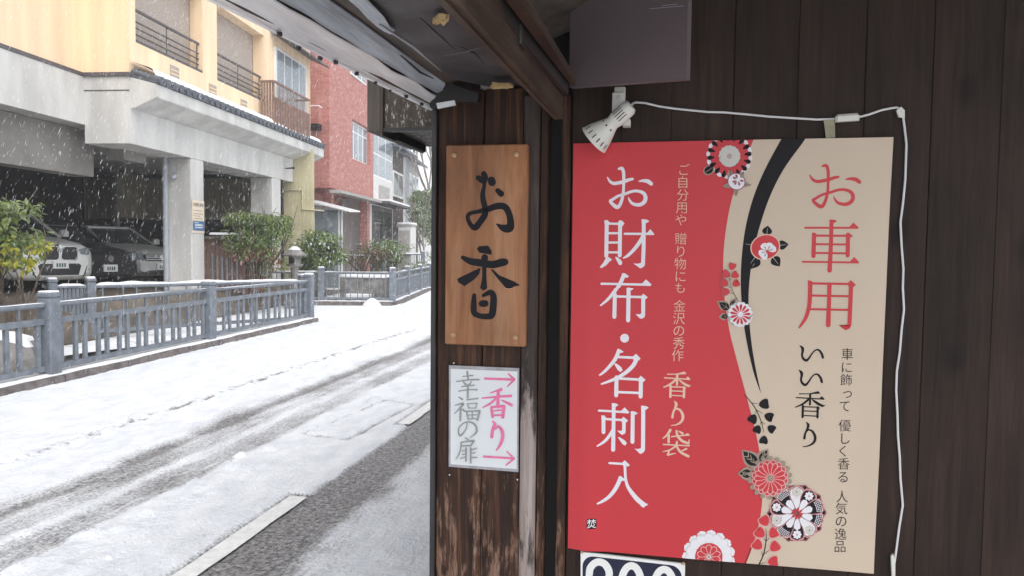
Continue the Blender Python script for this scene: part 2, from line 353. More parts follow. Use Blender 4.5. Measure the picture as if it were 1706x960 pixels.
# ---- eave
def zl(p0, p1, z0, z1=None, near=.15):
    a = on_z(*p0, z0); c = on_z(*p1, z1 if z1 is not None else z0)
    t = (near-a.y)/(c.y-a.y); return a+(c-a)*t, c
A0, A1 = zl((351, 0), (718, 181), 1.900)
B0, B1 = zl((455, 0), (733, 163), 1.925)
C0, C1 = zl((550, 0), (742, 140), 1.945)
E0, E1 = zl((600, 0), (757, 134), 1.945)
G0, G1 = zl((735, 0), (905, 175), 1.940)
def strip(p0, p1, q0, q1, t=.004, n=40, wob=.0, seed=0):
    """thin sheet between two long edges, with a little buckling"""
    m = MB(); top = []; bot = []
    for i in range(n+1):
        f = i/n; r = []; r2 = []
        for k in range(6):
            g = k/5; p = (p0.lerp(p1, f)).lerp(q0.lerp(q1, f), g)
            dz = wob*noise.noise(Vector((f*14+seed, g*2.2, seed)))
            r.append(p+Vector((0, 0, dz))); r2.append(p+Vector((0, 0, dz+t)))
        top.append(r2); bot.append(r)
    m.grid(bot); m.grid(top)
    for side in (0, 5): m.grid([[bot[i][side] for i in range(n+1)], [top[i][side] for i in range(n+1)]])
    for e in (0, n): m.grid([bot[e], top[e]])
    return m
eave = thing('eave', (A0.x, 0, 1.9), 'shop eave with a crumpled grey metal edge and a peeling dark soffit', 'eave')
U = Vector((0, 0, 1))
strip(A0, A1, B0, B1, .003, 50, .007, 1).build('metal_edge', 'eave_metal', eave, True)
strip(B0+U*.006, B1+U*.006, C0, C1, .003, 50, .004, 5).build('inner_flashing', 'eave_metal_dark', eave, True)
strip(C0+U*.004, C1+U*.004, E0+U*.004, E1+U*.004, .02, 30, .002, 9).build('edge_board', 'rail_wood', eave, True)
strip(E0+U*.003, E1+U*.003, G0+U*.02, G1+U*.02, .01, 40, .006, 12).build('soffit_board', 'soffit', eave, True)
# lip along the outer edge and its drip holes
m = MB(); m.tube([A0+Vector((0, 0, .002)), A0.lerp(A1, .5)+Vector((0, 0, .004)), A1+Vector((0, 0, .002))], .006, 8); m.build('drip_edge', 'eave_metal', eave, True)
for i, (qx, qy) in enumerate(((462, 49), (494, 73), (530, 90), (556, 97), (591, 116), (622, 132), (646, 145), (674, 155), (700, 168))):
    q = on_z(qx, qy, 1.903); m = MB(); m.lathe([(0, .0045), (.006, .0045), (.007, 0)], q+Vector((0.004, 0, -.004)), (0, 0, -1), 8); m.build('screw_head', 'iron_dark', eave)
# split soffit plies curling down, bare foam where they broke away
def flake(px, py, w, h, ang, z, mt, nm, th=.003, seed=0):
    q = on_z(px, py, z); r = random.Random(seed); ring = []
    for k in range(13):
        a = 2*math.pi*k/13; rr = 1+.35*(r.random()-.5)*2
        x, y = w*math.cos(a)*rr, h*math.sin(a)*rr
        ring.append(q+Vector((x*math.cos(ang)-y*math.sin(ang), x*math.sin(ang)+y*math.cos(ang), .004*r.random())))
    m = MB(); m.prism(ring, (0, 0, th)); return m.build(nm, mt, eave)
flake(736, 37, .012, .022, .5, 1.938, 'foam', 'foam_patch', .006, 3); flake(833, 146, .026, .02, .5, 1.931, 'foam', 'foam_patch', .006, 4)
m = MB(); m.prism([on_z(*p, 1.9385) for p in ((572, -8), (607, -6), (640, 28), (650, 45), (658, 50), (651, 57), (640, 52), (628, 44), (612, 30), (598, 14))], (0, 0, .002)); m.build('torn_sheet', 'eave_metal_dark', eave)
for i, (a, bb, cc) in enumerate((((632, 40), (690, 78), (735, 118)), ((668, 92), (700, 120), (722, 130)), ((740, 92), (770, 86), (812, 76)), ((700, 30), (735, 62), (765, 90)), ((768, 78), (790, 88), (808, 108)))):
    m = MB(); pts = [on_z(*p, 1.938-.004*(j == 1)) for j, p in enumerate((a, bb, cc))]
    m.tube(pts, [.0015, .0028, .001], 6); m.build('split_ply', 'soffit' if i != 0 else 'pipe_grey', eave, True)
# crumpled end of the flashing at the post
m = MB(); pe = [on_y(*p, D-.03) for p in ((690, 132), (745, 138), (800, 158), (798, 172), (760, 170), (722, 182), (712, 160))]
m.prism(pe, (0, -.02, 0)); m.build('end_cap', 'iron_dark', eave)
m = MB(); m.prism([on_y(*p, D-.055) for p in ((728, 172), (758, 167), (760, 175), (730, 181))], (0, -.006, 0)); m.build('end_bracket', 'eave_metal', eave)
# roof over the eave with lying snow
m = MB()
a0, a1 = A0+U*.052, A1+U*.052+Vector((0, .03, 0))
m.hexa([A0+U*.006, A0+U*.006+Vector((.012, 0, 0)), A1+U*.006+Vector((.012, .02, 0)), A1+U*.006+Vector((0, .02, 0)), A0+U*.051, A0+U*.051+Vector((.012, 0, 0)), A1+U*.051+Vector((.012, .02, 0)), A1+U*.051+Vector((0, .02, 0))])
m.hexa([a0, a0+Vector((1.6, 0, .62)), a1+Vector((1.6, 0, .62)), a1, a0+U*.05, a0+Vector((1.6, 0, .67)), a1+Vector((1.6, 0, .67)), a1+U*.05])
m.build('roof_slab', 'dark_wood', eave)
m = MB(); s = Vector((.01, 0, .056)); m.hexa([a0+s, a0+Vector((1.6, 0, .675)), a1+Vector((1.6, 0, .675)), a1+s, a0+s+U*.06+Vector((.03, 0, 0)), a0+Vector((1.6, 0, .74)), a1+Vector((1.6, 0, .74)), a1+s+U*.06+Vector((.03, 0, 0))])
m.build('roof_snow', 'snow', eave)
# ---- sliding door head rails
def beam(nm, n0, f0, n1, f1, z, hgt, mt, par, near=.1):
    a, c = zl(n0, f0, z, None, near); e, g = zl(n1, f1, z, None, near)
    c.y = min(c.y, D-.003); g.y = min(g.y, D-.003)
    m = MB(); h = U*hgt; m.hexa([a, e, g, c, a+h, e+h, g+h, c+h]); return m.build(nm, mt, par)
rail = thing('door_head_rail', (-.2, 0, 1.86), 'worn brown door head beam with a dark sliding track beside it', 'rail')
beam('outer_lip', (726, 0), (924, 199), (741, 0), (929, 199), 1.852, .075, 'rail_wood', rail)
beam('beam', (745, 0), (930, 198), (764, 0), (938, 198), 1.856, .07, 'rail_wood', rail)
beam('channel', (764, 0), (939, 190), (868, 0), (957, 142), 1.945, .02, 'slot', rail)
beam('runner', (801, 0), (943, 160), (813, 0), (947, 157), 1.905, .03, 'iron_dark', rail)
beam('inner_plank', (842, 0), (950, 140), (870, 0), (959, 141), 1.925, .018, 'rail_wood', rail)
for qx, qy in ((862, 58), (917, 142), (800, -60)):
    q = on_z(qx, qy, 1.915); m = MB(); m.bbox(q.x-.011, q.x+.011, q.y-.02, q.y+.02, 1.895, 1.945, .003); m.build('hanger', 'iron_dark', rail)
# ---- dark board hanging under the ceiling
pl, pr = on_y(948, 145, 1.70), on_y(1143, 131, 1.56)
m = MB(); n_ = Vector((pr.y-pl.y, -(pr.x-pl.x), 0)).normalized()*-.018
tl, tr = pl+U*.42, pr+U*.42
m.hexa([pl, pr, pr+n_, pl+n_, tl, tr, tr+n_, tl+n_])
o = tag(m.build('hanging_board', 'purple_board'), 'plain dark purplish board hanging in front of the wall above the clip lamp', 'board')
m = MB()
for (p, q) in (((1082, 14), (1140, 9)), ((1103, 9), (1128, 6))):
    f = lambda p: on_y(*p, 1.70+(1.56-1.70)*(on_y(*p, 1.6).x-pl.x)/(pr.x-pl.x)-.0008)
    m.tube([f(p), f(q)], .0006, 5)
MI['hanging_board'] = Matrix.Identity(4); m.build('painted_reflection', 'pipe_grey', o)  # thin pale lines painted in for light reflected off the board
# ---- wooden box hung on the front beyond the post
Yb = 2.65
x0b, x1b = on_y(612, 150, Yb).x, on_y(719, 150, Yb).x+.08
zb, zt = on_y(660, 212, Yb).z, on_y(660, 100, Yb).z+.2
hb = thing('wooden_box', (x0b, Yb, zb), 'grey flaking wooden box fixed under the eave past the post', 'box')
xm = on_y(640, 150, Yb).x
m = MB(); m.bbox(xm, x1b, Yb, Yb+.5, zb, zt, .004); m.build('front_panel', 'box_wood', hb)
m = MB(); m.bbox(x0b, xm-.012, Yb-.004, Yb+.5, zb-.012, zt, .004); m.bbox(xm-.010, xm-.002, Yb-.012, Yb+.5, zb-.03, zt, .003); m.build('side_batten', 'dark_wood', hb)
m = MB(); m.box(xm+.0, on_y(678, 230, Yb+.2).x, Yb+.1, Yb+.45, zb-.032, zb-.002); m.build('underside_shade', 'slot', hb)  # near-black block stands in for the shaded underside of the box
m = MB(); m.box(xm-.001, x1b, Yb-.006, Yb+.02, zb-.014, zb-.001); m.build('bottom_edge', 'iron_dark', hb)

# =================================================================== PRINT AND BRUSH WORK
class Print:
    """flat inked shapes laid on a sheet; every stroke sits a hair above the one before"""
    def __init__(s, place, step=.000016): s.place = place; s.k = 0; s.step = step; s.hold = False; s.parts = {}; s.clip = None
    def part(s, name): s.mb = MB(); s.name = name; s.mats = []; s.k0 = s.k; return s
    def poly(s, pts, mt):
        if mt not in s.mats: s.mats.append(mt)
        if s.clip: pts = s.clip(pts)
        if len(pts) < 3: return s
        s.mb.cur = s.mats.index(mt); s.k += 0 if s.hold else 1
        v = [s.place(p[0], p[1], s.k*s.step) for p in pts]
        s.mb.add(v, [tuple(range(len(v)))]); return s
    def rows(s, rows, mt):
        if mt not in s.mats: s.mats.append(mt)
        s.mb.cur = s.mats.index(mt); s.k += 1
        s.mb.grid([[s.place(p[0], p[1], s.k*s.step) for p in r] for r in rows]); return s
    def ribbon(s, pts, mt, smooth=True, ws=1.0):
        """brush stroke: points (x, y, width)"""
        if len(pts) > 2 and smooth:
            P = [pts[0]]+list(pts)+[pts[-1]]; out = []
            for i in range(1, len(P)-2):
                for j in range(6):
                    t = j/6; q = []
                    for c in range(3):
                        a, b_, c_, d = P[i-1][c], P[i][c], P[i+1][c], P[i+2][c]
                        q.append(.5*(2*b_+(c_-a)*t+(2*a-5*b_+4*c_-d)*t*t+(3*b_-a-3*c_+d)*t**3))
                    out.append(q)
            out.append(list(P[-2])); pts = out
        L_, R_ = [], []
        n = len(pts)
        for i in range(n):
            a = pts[max(i-1, 0)]; c = pts[min(i+1, n-1)]; tx, ty = c[0]-a[0], c[1]-a[1]; l = math.hypot(tx, ty) or 1
            h = pts[i][2]*.5*ws; nx, ny = -ty/l*h, tx/l*h
            L_.append((pts[i][0]+nx, pts[i][1]+ny)); R_.append((pts[i][0]-nx, pts[i][1]-ny))
        if mt not in s.mats: s.mats.append(mt)
        s.mb.cur = s.mats.index(mt); s.k += 1; off = s.k*s.step
        s.mb.grid([[s.place(*p, off) for p in L_], [s.place(*p, off) for p in R_]])
        for e, ps in ((0, pts[0]), (n-1, pts[-1])):      # rounded ends
            r = ps[2]*.5*ws; s.k += 1; off = s.k*s.step
            c = [s.place(ps[0]+r*math.cos(2*math.pi*q/12), ps[1]+r*math.sin(2*math.pi*q/12), off) for q in range(12)]
            s.mb.add(c, [tuple(range(12))])
        return s
    def disc(s, x, y, r, mt, ry=None, n=24, rot=0, scal=0, amp=0):
        pts = []
        n = max(n, scal*6)
        for i in range(n):
            a = 2*math.pi*i/n; rr = 1+(amp*abs(math.sin(a*scal/2)) if scal else 0)
            px, py = r*rr*math.cos(a), (ry or r)*rr*math.sin(a)
            pts.append((x+px*math.cos(rot)-py*math.sin(rot), y+px*math.sin(rot)+py*math.cos(rot)))
        return s.poly(pts, mt)
    def petal(s, x, y, ang, r0, r1, wd, mt, tip=.7):
        """petal pointing from radius r0 to r1, widest at share tip of its length"""
        pts = []
        for sgn in (1, -1):
            for i in range(9):
                t = i/8 if sgn == 1 else 1-i/8
                h = wd*.5*(math.sin(math.pi*min(1, t/tip)*.5) if t < tip else math.sqrt(max(0, 1-((t-tip)/(1-tip))**2)))
                R_ = r0+(r1-r0)*t
                pts.append((x+R_*math.cos(ang)-sgn*h*math.sin(ang), y+R_*math.sin(ang)+sgn*h*math.cos(ang)))
        return s.poly(pts, mt)
    def leaf(s, x, y, ang, l, wd, mt, vein=None, tip=.35):
        pts = []
        for sgn in (1, -1):
            for i in range(9):
                t = i/8 if sgn == 1 else 1-i/8
                h = wd*.5*math.sin(math.pi*t**.75)
                pts.append((x+l*t*math.cos(ang)-sgn*h*math.sin(ang), y+l*t*math.sin(ang)+sgn*h*math.cos(ang)))
        s.poly(pts, mt)
        if vein: s.ribbon([(x+l*.05*math.cos(ang), y+l*.05*math.sin(ang), l*.05), (x+l*.8*math.cos(ang), y+l*.8*math.sin(ang), l*.015)], vein)
        return s
    def heart(s, x, y, ang, sz, mt, rim=None):
        def ring(k):
            r = []
            for i in range(22):
                a = 2*math.pi*i/22
                hx = .82*math.sin(a)*(.62+.38*abs(math.sin(a))); hy = .80*math.cos(a)-.20*math.cos(2*a)-.05*math.cos(3*a)
                px, py = k*sz*hx, k*sz*hy
                r.append((x+py*math.cos(ang)-px*math.sin(ang), y+py*math.sin(ang)+px*math.cos(ang)))
            return r
        if rim: s.poly(ring(1.16), rim)
        return s.poly(ring(1), mt)
    def done(s, parent, top=False):
        # n-gons can be hollow: cut them into triangles
        bm = bmesh.new(); vs = [bm.verts.new(v) for v in s.mb.v]
        for f, mi in zip(s.mb.f, s.mb.m):
            try: fc = bm.faces.new([vs[i] for i in f]); fc.material_index = mi
            except ValueError: pass
        bmesh.ops.triangulate(bm, faces=[f for f in bm.faces if len(f.verts) > 4], ngon_method='EAR_CLIP')
        me = bpy.data.meshes.new(s.name)
        for k in s.mats: me.materials.append(M[k])
        bm.to_mesh(me); bm.free()
        o = bpy.data.objects.new(s.name, me); COL.objects.link(o); o.parent = parent
        o.matrix_parent_inverse = MI.get(parent.name) or parent.matrix_basis.inverted()
        s.k = s.k0
        return o
def crop(place, x0, y0, k): return lambda x, y, o: place(x0+x/k, y0+y/k, o)
def ident(o): MI[o.name] = o.matrix_basis.inverted(); return o

# stroke shapes of the writing: ('r', points with width) is a brush stroke, ('p', points) a solid shape
O_KANA = [('r', [(258, 285, 18), (300, 350, 42), (360, 382, 52), (440, 372, 55), (520, 355, 55), (600, 325, 50), (660, 312, 42)]),
          ('r', [(440, 150, 36), (490, 142, 52), (515, 200, 52), (520, 300, 50), (518, 420, 44), (512, 530, 46), (490, 640, 50), (455, 730, 54), (415, 762, 62), (360, 730, 58), (305, 670, 48), (340, 640, 46), (430, 585, 44), (540, 550, 44), (650, 512, 44), (740, 505, 46), (830, 535, 56), (868, 600, 62), (855, 670, 64), (800, 715, 60), (735, 725, 56), (660, 705, 46), (615, 655, 34), (595, 610, 16)]),
          ('r', [(768, 348, 22), (840, 340, 50), (910, 352, 66), (960, 390, 58)])]
ZAI = [('r', [(248, 135, 62), (240, 680, 62)]), ('p', [(208, 105), (245, 118), (300, 140), (285, 185), (215, 185)]), ('r', [(280, 162, 36), (440, 165, 36)]), ('r', [(462, 150, 62), (455, 670, 62)]),
       ('p', [(420, 150), (455, 105), (500, 120), (530, 160), (500, 205), (430, 200)]), ('r', [(275, 315, 34), (435, 315, 34)]), ('r', [(275, 465, 34), (435, 465, 34)]), ('r', [(275, 622, 34), (435, 622, 34)]),
       ('p', [(245, 700), (285, 700), (335, 740), (295, 765), (240, 830), (160, 875), (135, 860), (190, 790), (228, 720)]), ('p', [(385, 690), (420, 700), (480, 750), (498, 790), (480, 825), (445, 825), (420, 780), (385, 710)]),
       ('r', [(535, 325, 36), (980, 327, 36)]), ('p', [(880, 325), (945, 250), (1010, 330), (1000, 345), (880, 345)]), ('r', [(840, 120, 62), (838, 500, 62), (828, 800, 62)]), ('p', [(670, 800), (740, 805), (790, 790), (860, 800), (850, 840), (800, 878), (770, 870), (720, 830)]),
       ('p', [(805, 92), (890, 98), (930, 125), (880, 155), (805, 150)]), ('r', [(830, 350, 50), (780, 450, 60), (690, 570, 56), (590, 670, 46), (515, 713, 22)])]
NUNO = [('r', [(520, 120, 62), (480, 220, 62), (420, 330, 60), (340, 440, 54), (250, 540, 44), (152, 622, 26)]), ('p', [(490, 88), (540, 95), (605, 140), (580, 160), (520, 165)]), ('r', [(165, 260, 36), (925, 275, 36)]), ('p', [(815, 255), (875, 190), (965, 270), (945, 297), (815, 290)]),
        ('r', [(378, 450, 62), (370, 805, 64)]), ('r', [(380, 478, 38), (850, 490, 38)]), ('p', [(800, 480), (830, 435), (905, 490), (870, 525), (800, 515)]), ('r', [(832, 500, 62), (830, 780, 62)]), ('p', [(712, 760), (770, 765), (800, 750), (862, 770), (850, 815), (795, 838), (755, 810)]),
        ('r', [(598, 350, 64), (590, 860, 66)]), ('p', [(565, 328), (650, 332), (680, 355), (640, 382), (565, 380)])]
MEI = [('r', [(340, 335, 48), (300, 430, 46), (230, 520, 40), (150, 600, 32), (105, 630, 18)]), ('p', [(318, 308), (360, 320), (400, 348), (375, 360), (335, 350)]), ('r', [(330, 410, 30), (530, 420, 30)]), ('p', [(510, 410), (550, 370), (608, 430), (590, 450), (520, 450)]),
       ('r', [(560, 430, 52), (520, 510, 50), (440, 590, 46), (340, 655, 40), (230, 705, 34), (128, 740, 20)]), ('p', [(280, 490), (315, 492), (370, 535), (388, 570), (360, 595), (325, 570)]),
       ('r', [(312, 660, 48), (308, 880, 50)]), ('r', [(310, 672, 30), (600, 688, 30)]), ('p', [(575, 680), (610, 640), (668, 690), (645, 715), (580, 710)]), ('r', [(612, 690, 48), (608, 895, 50)]), ('r', [(320, 840, 30), (600, 852, 30)])]
SHI = [('r', [(125, 185, 34), (580, 215, 34)]), ('p', [(470, 200), (535, 135), (612, 215), (595, 232), (470, 225)]), ('r', [(360, 95, 60), (358, 400, 58), (352, 810, 66)]), ('p', [(330, 68), (400, 75), (438, 100), (395, 125), (330, 125)]), ('r', [(198, 290, 58), (198, 530, 60)]), ('p', [(165, 258), (195, 265), (250, 305), (230, 330), (165, 330)]),
       ('r', [(220, 320, 36), (530, 340, 36)]), ('p', [(480, 330), (515, 285), (592, 345), (560, 378), (490, 370)]), ('r', [(525, 350, 58), (522, 520, 56)]), ('p', [(415, 505), (470, 510), (495, 500), (553, 510), (540, 555), (490, 575), (455, 545)]), ('r', [(345, 500, 46), (290, 590, 50), (210, 680, 44), (100, 748, 24)]),
       ('p', [(425, 610), (460, 612), (540, 665), (572, 705), (545, 742), (505, 725), (460, 665)]), ('r', [(665, 225, 60), (660, 685, 64)]), ('p', [(632, 198), (700, 205), (748, 230), (700, 258), (635, 258)]), ('r', [(832, 140, 64), (828, 790, 64)]), ('p', [(798, 108), (880, 118), (920, 140), (870, 180), (798, 175)]),
       ('p', [(690, 795), (750, 800), (795, 785), (862, 790), (850, 840), (800, 878), (770, 870), (735, 830)])]
IRI = [('r', [(225, 122, 26), (410, 135, 28)]), ('p', [(380, 120), (412, 88), (475, 145), (460, 165), (395, 155)]), ('r', [(415, 150, 34), (418, 230, 32), (425, 320, 34), (450, 410, 40), (510, 500, 50), (580, 580, 58), (645, 630, 54)]), ('p', [(640, 600), (705, 632), (670, 650), (640, 672), (600, 640)]),
       ('r', [(360, 305, 48), (335, 370, 50), (285, 460, 48), (215, 540, 42), (140, 590, 34), (80, 616, 20)]), ('p', [(340, 280), (375, 295), (425, 320), (410, 340), (340, 345)])]
KURUMA = [('r', [(200, 230, 32), (1030, 230, 32)]), ('p', [(900, 225), (975, 145), (1062, 225), (1045, 247), (900, 245)]), ('r', [(622, 130, 66), (612, 500, 64), (590, 910, 74)]), ('p', [(588, 98), (670, 100), (712, 122), (670, 152), (588, 150)]), ('r', [(342, 340, 68), (332, 680, 68)]), ('p', [(308, 305), (385, 335), (380, 370), (310, 365)]),
          ('r', [(888, 350, 66), (880, 670, 68)]), ('p', [(845, 340), (885, 300), (965, 360), (940, 385), (850, 380)]), ('r', [(350, 355, 34), (880, 358, 34)]), ('r', [(350, 492, 32), (880, 497, 32)]), ('r', [(345, 632, 32), (880, 638, 32)]), ('r', [(160, 772, 30), (1035, 785, 30)]), ('p', [(910, 780), (985, 695), (1068, 780), (1050, 802), (910, 795)])]
YOU = [('r', [(268, 140, 68), (265, 300, 66), (258, 460, 64), (235, 590, 60), (190, 710, 52), (104, 836, 28)]), ('p', [(230, 98), (310, 130), (300, 165), (232, 160)]), ('r', [(290, 150, 34), (870, 160, 34)]), ('p', [(845, 145), (885, 100), (965, 170), (930, 205), (850, 195)]), ('r', [(890, 180, 64), (882, 450, 64), (868, 800, 62)]),
       ('p', [(705, 800), (780, 805), (830, 790), (898, 800), (880, 850), (815, 880), (785, 865), (750, 825)]), ('r', [(562, 165, 64), (555, 450, 62), (545, 800, 72)]), ('r', [(290, 350, 32), (860, 362, 32)]), ('r', [(275, 558, 32), (850, 570, 32)])]
I_KANA = [('r', [(217, 114, 14), (255, 150, 46), (262, 200, 42), (250, 260, 34), (270, 320, 40), (320, 350, 42), (365, 310, 32), (420, 230, 24), (470, 185, 24), (520, 185, 32), (565, 240, 40), (585, 305, 40)])]
KOU = [('p', [(190, 58), (350, 58), (490, 25), (520, 65), (370, 72), (195, 75)]), ('r', [(150, 122, 18), (570, 148, 20)]), ('p', [(510, 130), (545, 102), (590, 150), (515, 152)]), ('r', [(365, 75, 36), (360, 230, 32)]), ('r', [(350, 140, 36), (280, 200, 32), (200, 245, 24), (135, 269, 13)]),
       ('p', [(385, 150), (410, 150), (480, 200), (560, 235), (600, 240), (555, 272), (480, 240), (420, 195)]), ('r', [(253, 250, 36), (248, 420, 36)]), ('r', [(255, 262, 18), (480, 270, 18)]), ('p', [(460, 268), (482, 252), (515, 285), (498, 300), (462, 295)]), ('r', [(480, 275, 36), (476, 426, 36)]), ('r', [(260, 325, 17), (470, 335, 17)]), ('r', [(255, 395, 17), (470, 407, 17)])]
RI = [('r', [(304, 497, 10), (335, 540, 42), (322, 600, 34), (290, 670, 32), (275, 745, 38)]), ('r', [(310, 640, 18), (345, 615, 26), (400, 640, 34), (440, 720, 42), (425, 800, 38), (350, 855, 22), (255, 872, 12)])]
TAI = [('r', [(130, 642, 26), (100, 690, 22), (58, 724, 12)]), ('r', [(115, 695, 24), (113, 765, 24)]), ('r', [(142, 708, 13), (315, 692, 13)]), ('p', [(275, 690), (303, 674), (326, 692), (320, 700)]), ('r', [(220, 656, 14), (252, 678, 24)]), ('r', [(192, 652, 22), (205, 705, 24), (250, 752, 26), (306, 774, 22)]), ('r', [(316, 774, 14), (318, 738, 8)]),
       ('r', [(197, 762, 22), (190, 790, 18)]), ('r', [(60, 785, 13), (318, 800, 13)]), ('p', [(290, 797), (310, 784), (328, 798), (322, 808)]), ('r', [(188, 800, 20), (130, 838, 16), (57, 857, 9)]), ('r', [(120, 845, 18), (104, 888, 20)]), ('r', [(105, 890, 18), (182, 874, 9)]), ('r', [(192, 800, 18), (230, 860, 24), (310, 904, 26)]), ('r', [(290, 830, 20), (242, 852, 12)])]
def affine(shape, sx, ox, sy, oy, sw):
    out = []
    for k, pts in shape:
        out.append((k, [(p[0]*sx+ox, p[1]*sy+oy)+((p[2]*sw,) if k == 'r' else ()) for p in pts]))
    return out
def draw(P, shape, mt):
    for k, pts in shape:
        if k == 'r': P.ribbon(pts, mt, len(pts) > 2)
        else: P.poly(pts, mt)

# =================================================================== THE POSTER
YP = D-.010
pTL, pTR, pBL, pBR = (955, 238), (1488, 228), (946, 914), (1456, 957.5)
pc = on_y(1200, 590, YP)
def wave(x, z):
    """how far the sheet stands off the wall: broad buckles, and the lower corner that bellies out"""
    u = (x+.19)/.715; t = (z-.81)/1.0
    d = .0030*math.sin(5.0*u+1.5*t)*math.sin(4.6*t+.8)+.0012*math.sin(13*u-2*t)*math.sin(3*t)+.0012*math.sin(17*t+3*u)*math.exp(-((u-.95)/.2)**2)
    d += .009*math.exp(-((u-.065)/.045)**2)*max(0, 1-t*1.15)-.0015*math.exp(-(u/.03)**2)
    d += .003*math.exp(-((u-1)/.05)**2)*math.sin(7*t)
    return d
def on_sheet(px, py, o=0):
    q = on_y(px, py, YP); q.y -= .0002+o; return q
def lerp2(a, b_, t): return (a[0]+(b_[0]-a[0])*t, a[1]+(b_[1]-a[1])*t)
rows = []
NR, NC = 90, 120
for i in range(NR+1):
    l, r = lerp2(pTL, pBL, i/NR), lerp2(pTR, pBR, i/NR)
    rows.append([on_sheet(*lerp2(l, r, k/NC)) for k in range(NC+1)])
m = MB(); m.grid(rows); m.grid([[p+Vector((0, .0004, 0)) for p in r] for r in rows])
poster = ident(tag(m.build('poster', 'paper_cream', smooth=True, fix=False), 'large red and cream paper poster with Japanese writing and printed flowers on the board wall', 'poster'))
P = Print(on_sheet)
def top_y(x): return 238+(x-955)*(228-238)/(1488-955)
def bot_y(x): return 914+(x-946)*(957.5-914)/(1456-946)
def interp(tab, y):
    """smooth curve through (x, y) pairs given by rising y"""
    if y <= tab[0][1]: return tab[0][0]
    for i in range(len(tab)-1):
        if y <= tab[i+1][1]:
            a = tab[max(i-1, 0)]; b_ = tab[i]; c = tab[i+1]; d = tab[min(i+2, len(tab)-1)]
            t = (y-b_[1])/(c[1]-b_[1]); h = c[1]-b_[1]
            m0 = (c[0]-a[0])/(c[1]-a[1])*h if c[1] != a[1] else 0; m1 = (d[0]-b_[0])/(d[1]-b_[1])*h
            return (2*t**3-3*t*t+1)*b_[0]+(t**3-2*t*t+t)*m0+(-2*t**3+3*t*t)*c[0]+(t**3-t*t)*m1
    return tab[-1][0]
red_edge = [(1257, 228), (1243, 262), (1229, 298), (1217, 340), (1209, 385), (1205, 430), (1206.5, 490), (1215, 550), (1226, 595), (1238, 640), (1250, 685), (1260, 725), (1266, 760), (1270, 810), (1268.5, 850), (1258, 898), (1240, 944)]
bl = [(1303, 228), (1274, 282), (1255, 328), (1242, 378), (1235.5, 428), (1234, 470), (1236, 512), (1242, 560), (1255, 620), (1267, 655)]
br_ = [(1344, 228), (1305, 282), (1282, 328), (1265, 378), (1255, 420), (1249, 462), (1247, 497), (1248, 532), (1253, 580), (1260, 620), (1267.5, 655)]
rows = []
for i in range(NR+1):
    r = []
    for k in range(73):
        # the panel's own lower and upper edges follow the sheet
        f = i/NR; y0 = 0
        lx = pTL[0]+(pBL[0]-pTL[0])*f
        ya = top_y(1100)+(bot_y(1100)-top_y(1100))*f; rx = interp(red_edge, ya)
        x = lx+(rx-lx)*k/72
        ty, by = top_y(x), bot_y(x); y = ty+(by-ty)*f
        if k == 72: x = interp(red_edge, y)
        r.append((x, y))
    rows.append(r)
P.k = 18; P.part('red_panel').rows(rows, 'print_red').done(poster)
rows = []
for i in range(51):
    y = 231.5+(655-231.5)*i/50; a, c = interp(bl, y), interp(br_, y)
    if i == 0: rows.append([(x, top_y(x)) for x in (a+(c-a)*k/4 for k in range(5))])
    else: rows.append([(a+(c-a)*k/4, y) for k in range(5)])
P.k = 20; P.part('brush_stripe').rows(rows, 'print_black').done(poster)
base = on_sheet
P.k = 28
def writing(name, parts, mt):
    P.k = 28; P.step = .000012; P.part(name)
    for shape, x0, y0, k in parts:
        P.place = crop(base, x0, y0, k); draw(P, shape, mt)
    P.done(poster)
writing('white_lettering', [(O_KANA, 985, 265, 9.6), (ZAI, 985, 355, 9.6), (NUNO, 985, 445, 9.6)], 'print_white')
writing('white_lettering', [(MEI, 985, 540, 7.385), (SHI, 985, 665, 9.6), (IRI, 985, 755, 7.385)], 'print_white')
P.k = 28; P.place = crop(base, 985, 540, 7.385); P.part('lettering_dot').disc(411, 180, 54, 'print_white').done(poster)
writing('red_lettering', [(affine(O_KANA, 850/745, 258-245*850/745, 725/685, 120-115*725/685, 1.0), 1320, 260, 9.6), (KURUMA, 1320, 355, 9.6), (YOU, 1320, 455, 9.146)], 'print_red')
writing('black_lettering', [(I_KANA, 1310, 565, 9.6), (affine(I_KANA, 1, -15, 1, 392, 1), 1310, 565, 9.6), (KOU, 1310, 650, 9.14), (RI, 1310, 650, 9.14)], 'print_black')
writing('cream_lettering', [(affine(KOU, 280/470, 60-130*280/470, 265/415, 60-25*265/415, .66), 1095, 610, 6), (affine(RI, 133/210, 135-250*133/210, 248/380, 352-495*248/380, .66), 1095, 610, 6), (TAI, 1095, 610, 6)], 'print_peach')
def glyphs(name, chars, mt, size, parent, place, off, thin=-.008):
    mb = MB(); allv = []
    for ch, px, py in chars:
        cu = bpy.data.curves.new('glyph', 'FONT'); cu.body = ch; cu.size = 1.0; cu.offset = thin
        ob = bpy.data.objects.new('glyph', cu); COL.objects.link(ob); bpy.context.view_layer.update()
        me = bpy.data.meshes.new_from_object(ob)
        cxg, cyg = .5, .38
        vs = [place(px+(v.co.x-cxg)*size, py-(v.co.y-cyg)*size, off) for v in me.vertices]
        mb.add(vs, [tuple(p.vertices) for p in me.polygons])
        bpy.data.objects.remove(ob); bpy.data.curves.remove(cu); bpy.data.meshes.remove(me)
    return mb.build(name, mt, parent)
glyphs('small_lettering', [('ご', 1139, 282), ('自', 1137.5, 303), ('分', 1137.5, 324), ('用', 1136, 345), ('や', 1134.5, 366)], 'print_peach', 21.5, poster, base, .0009)
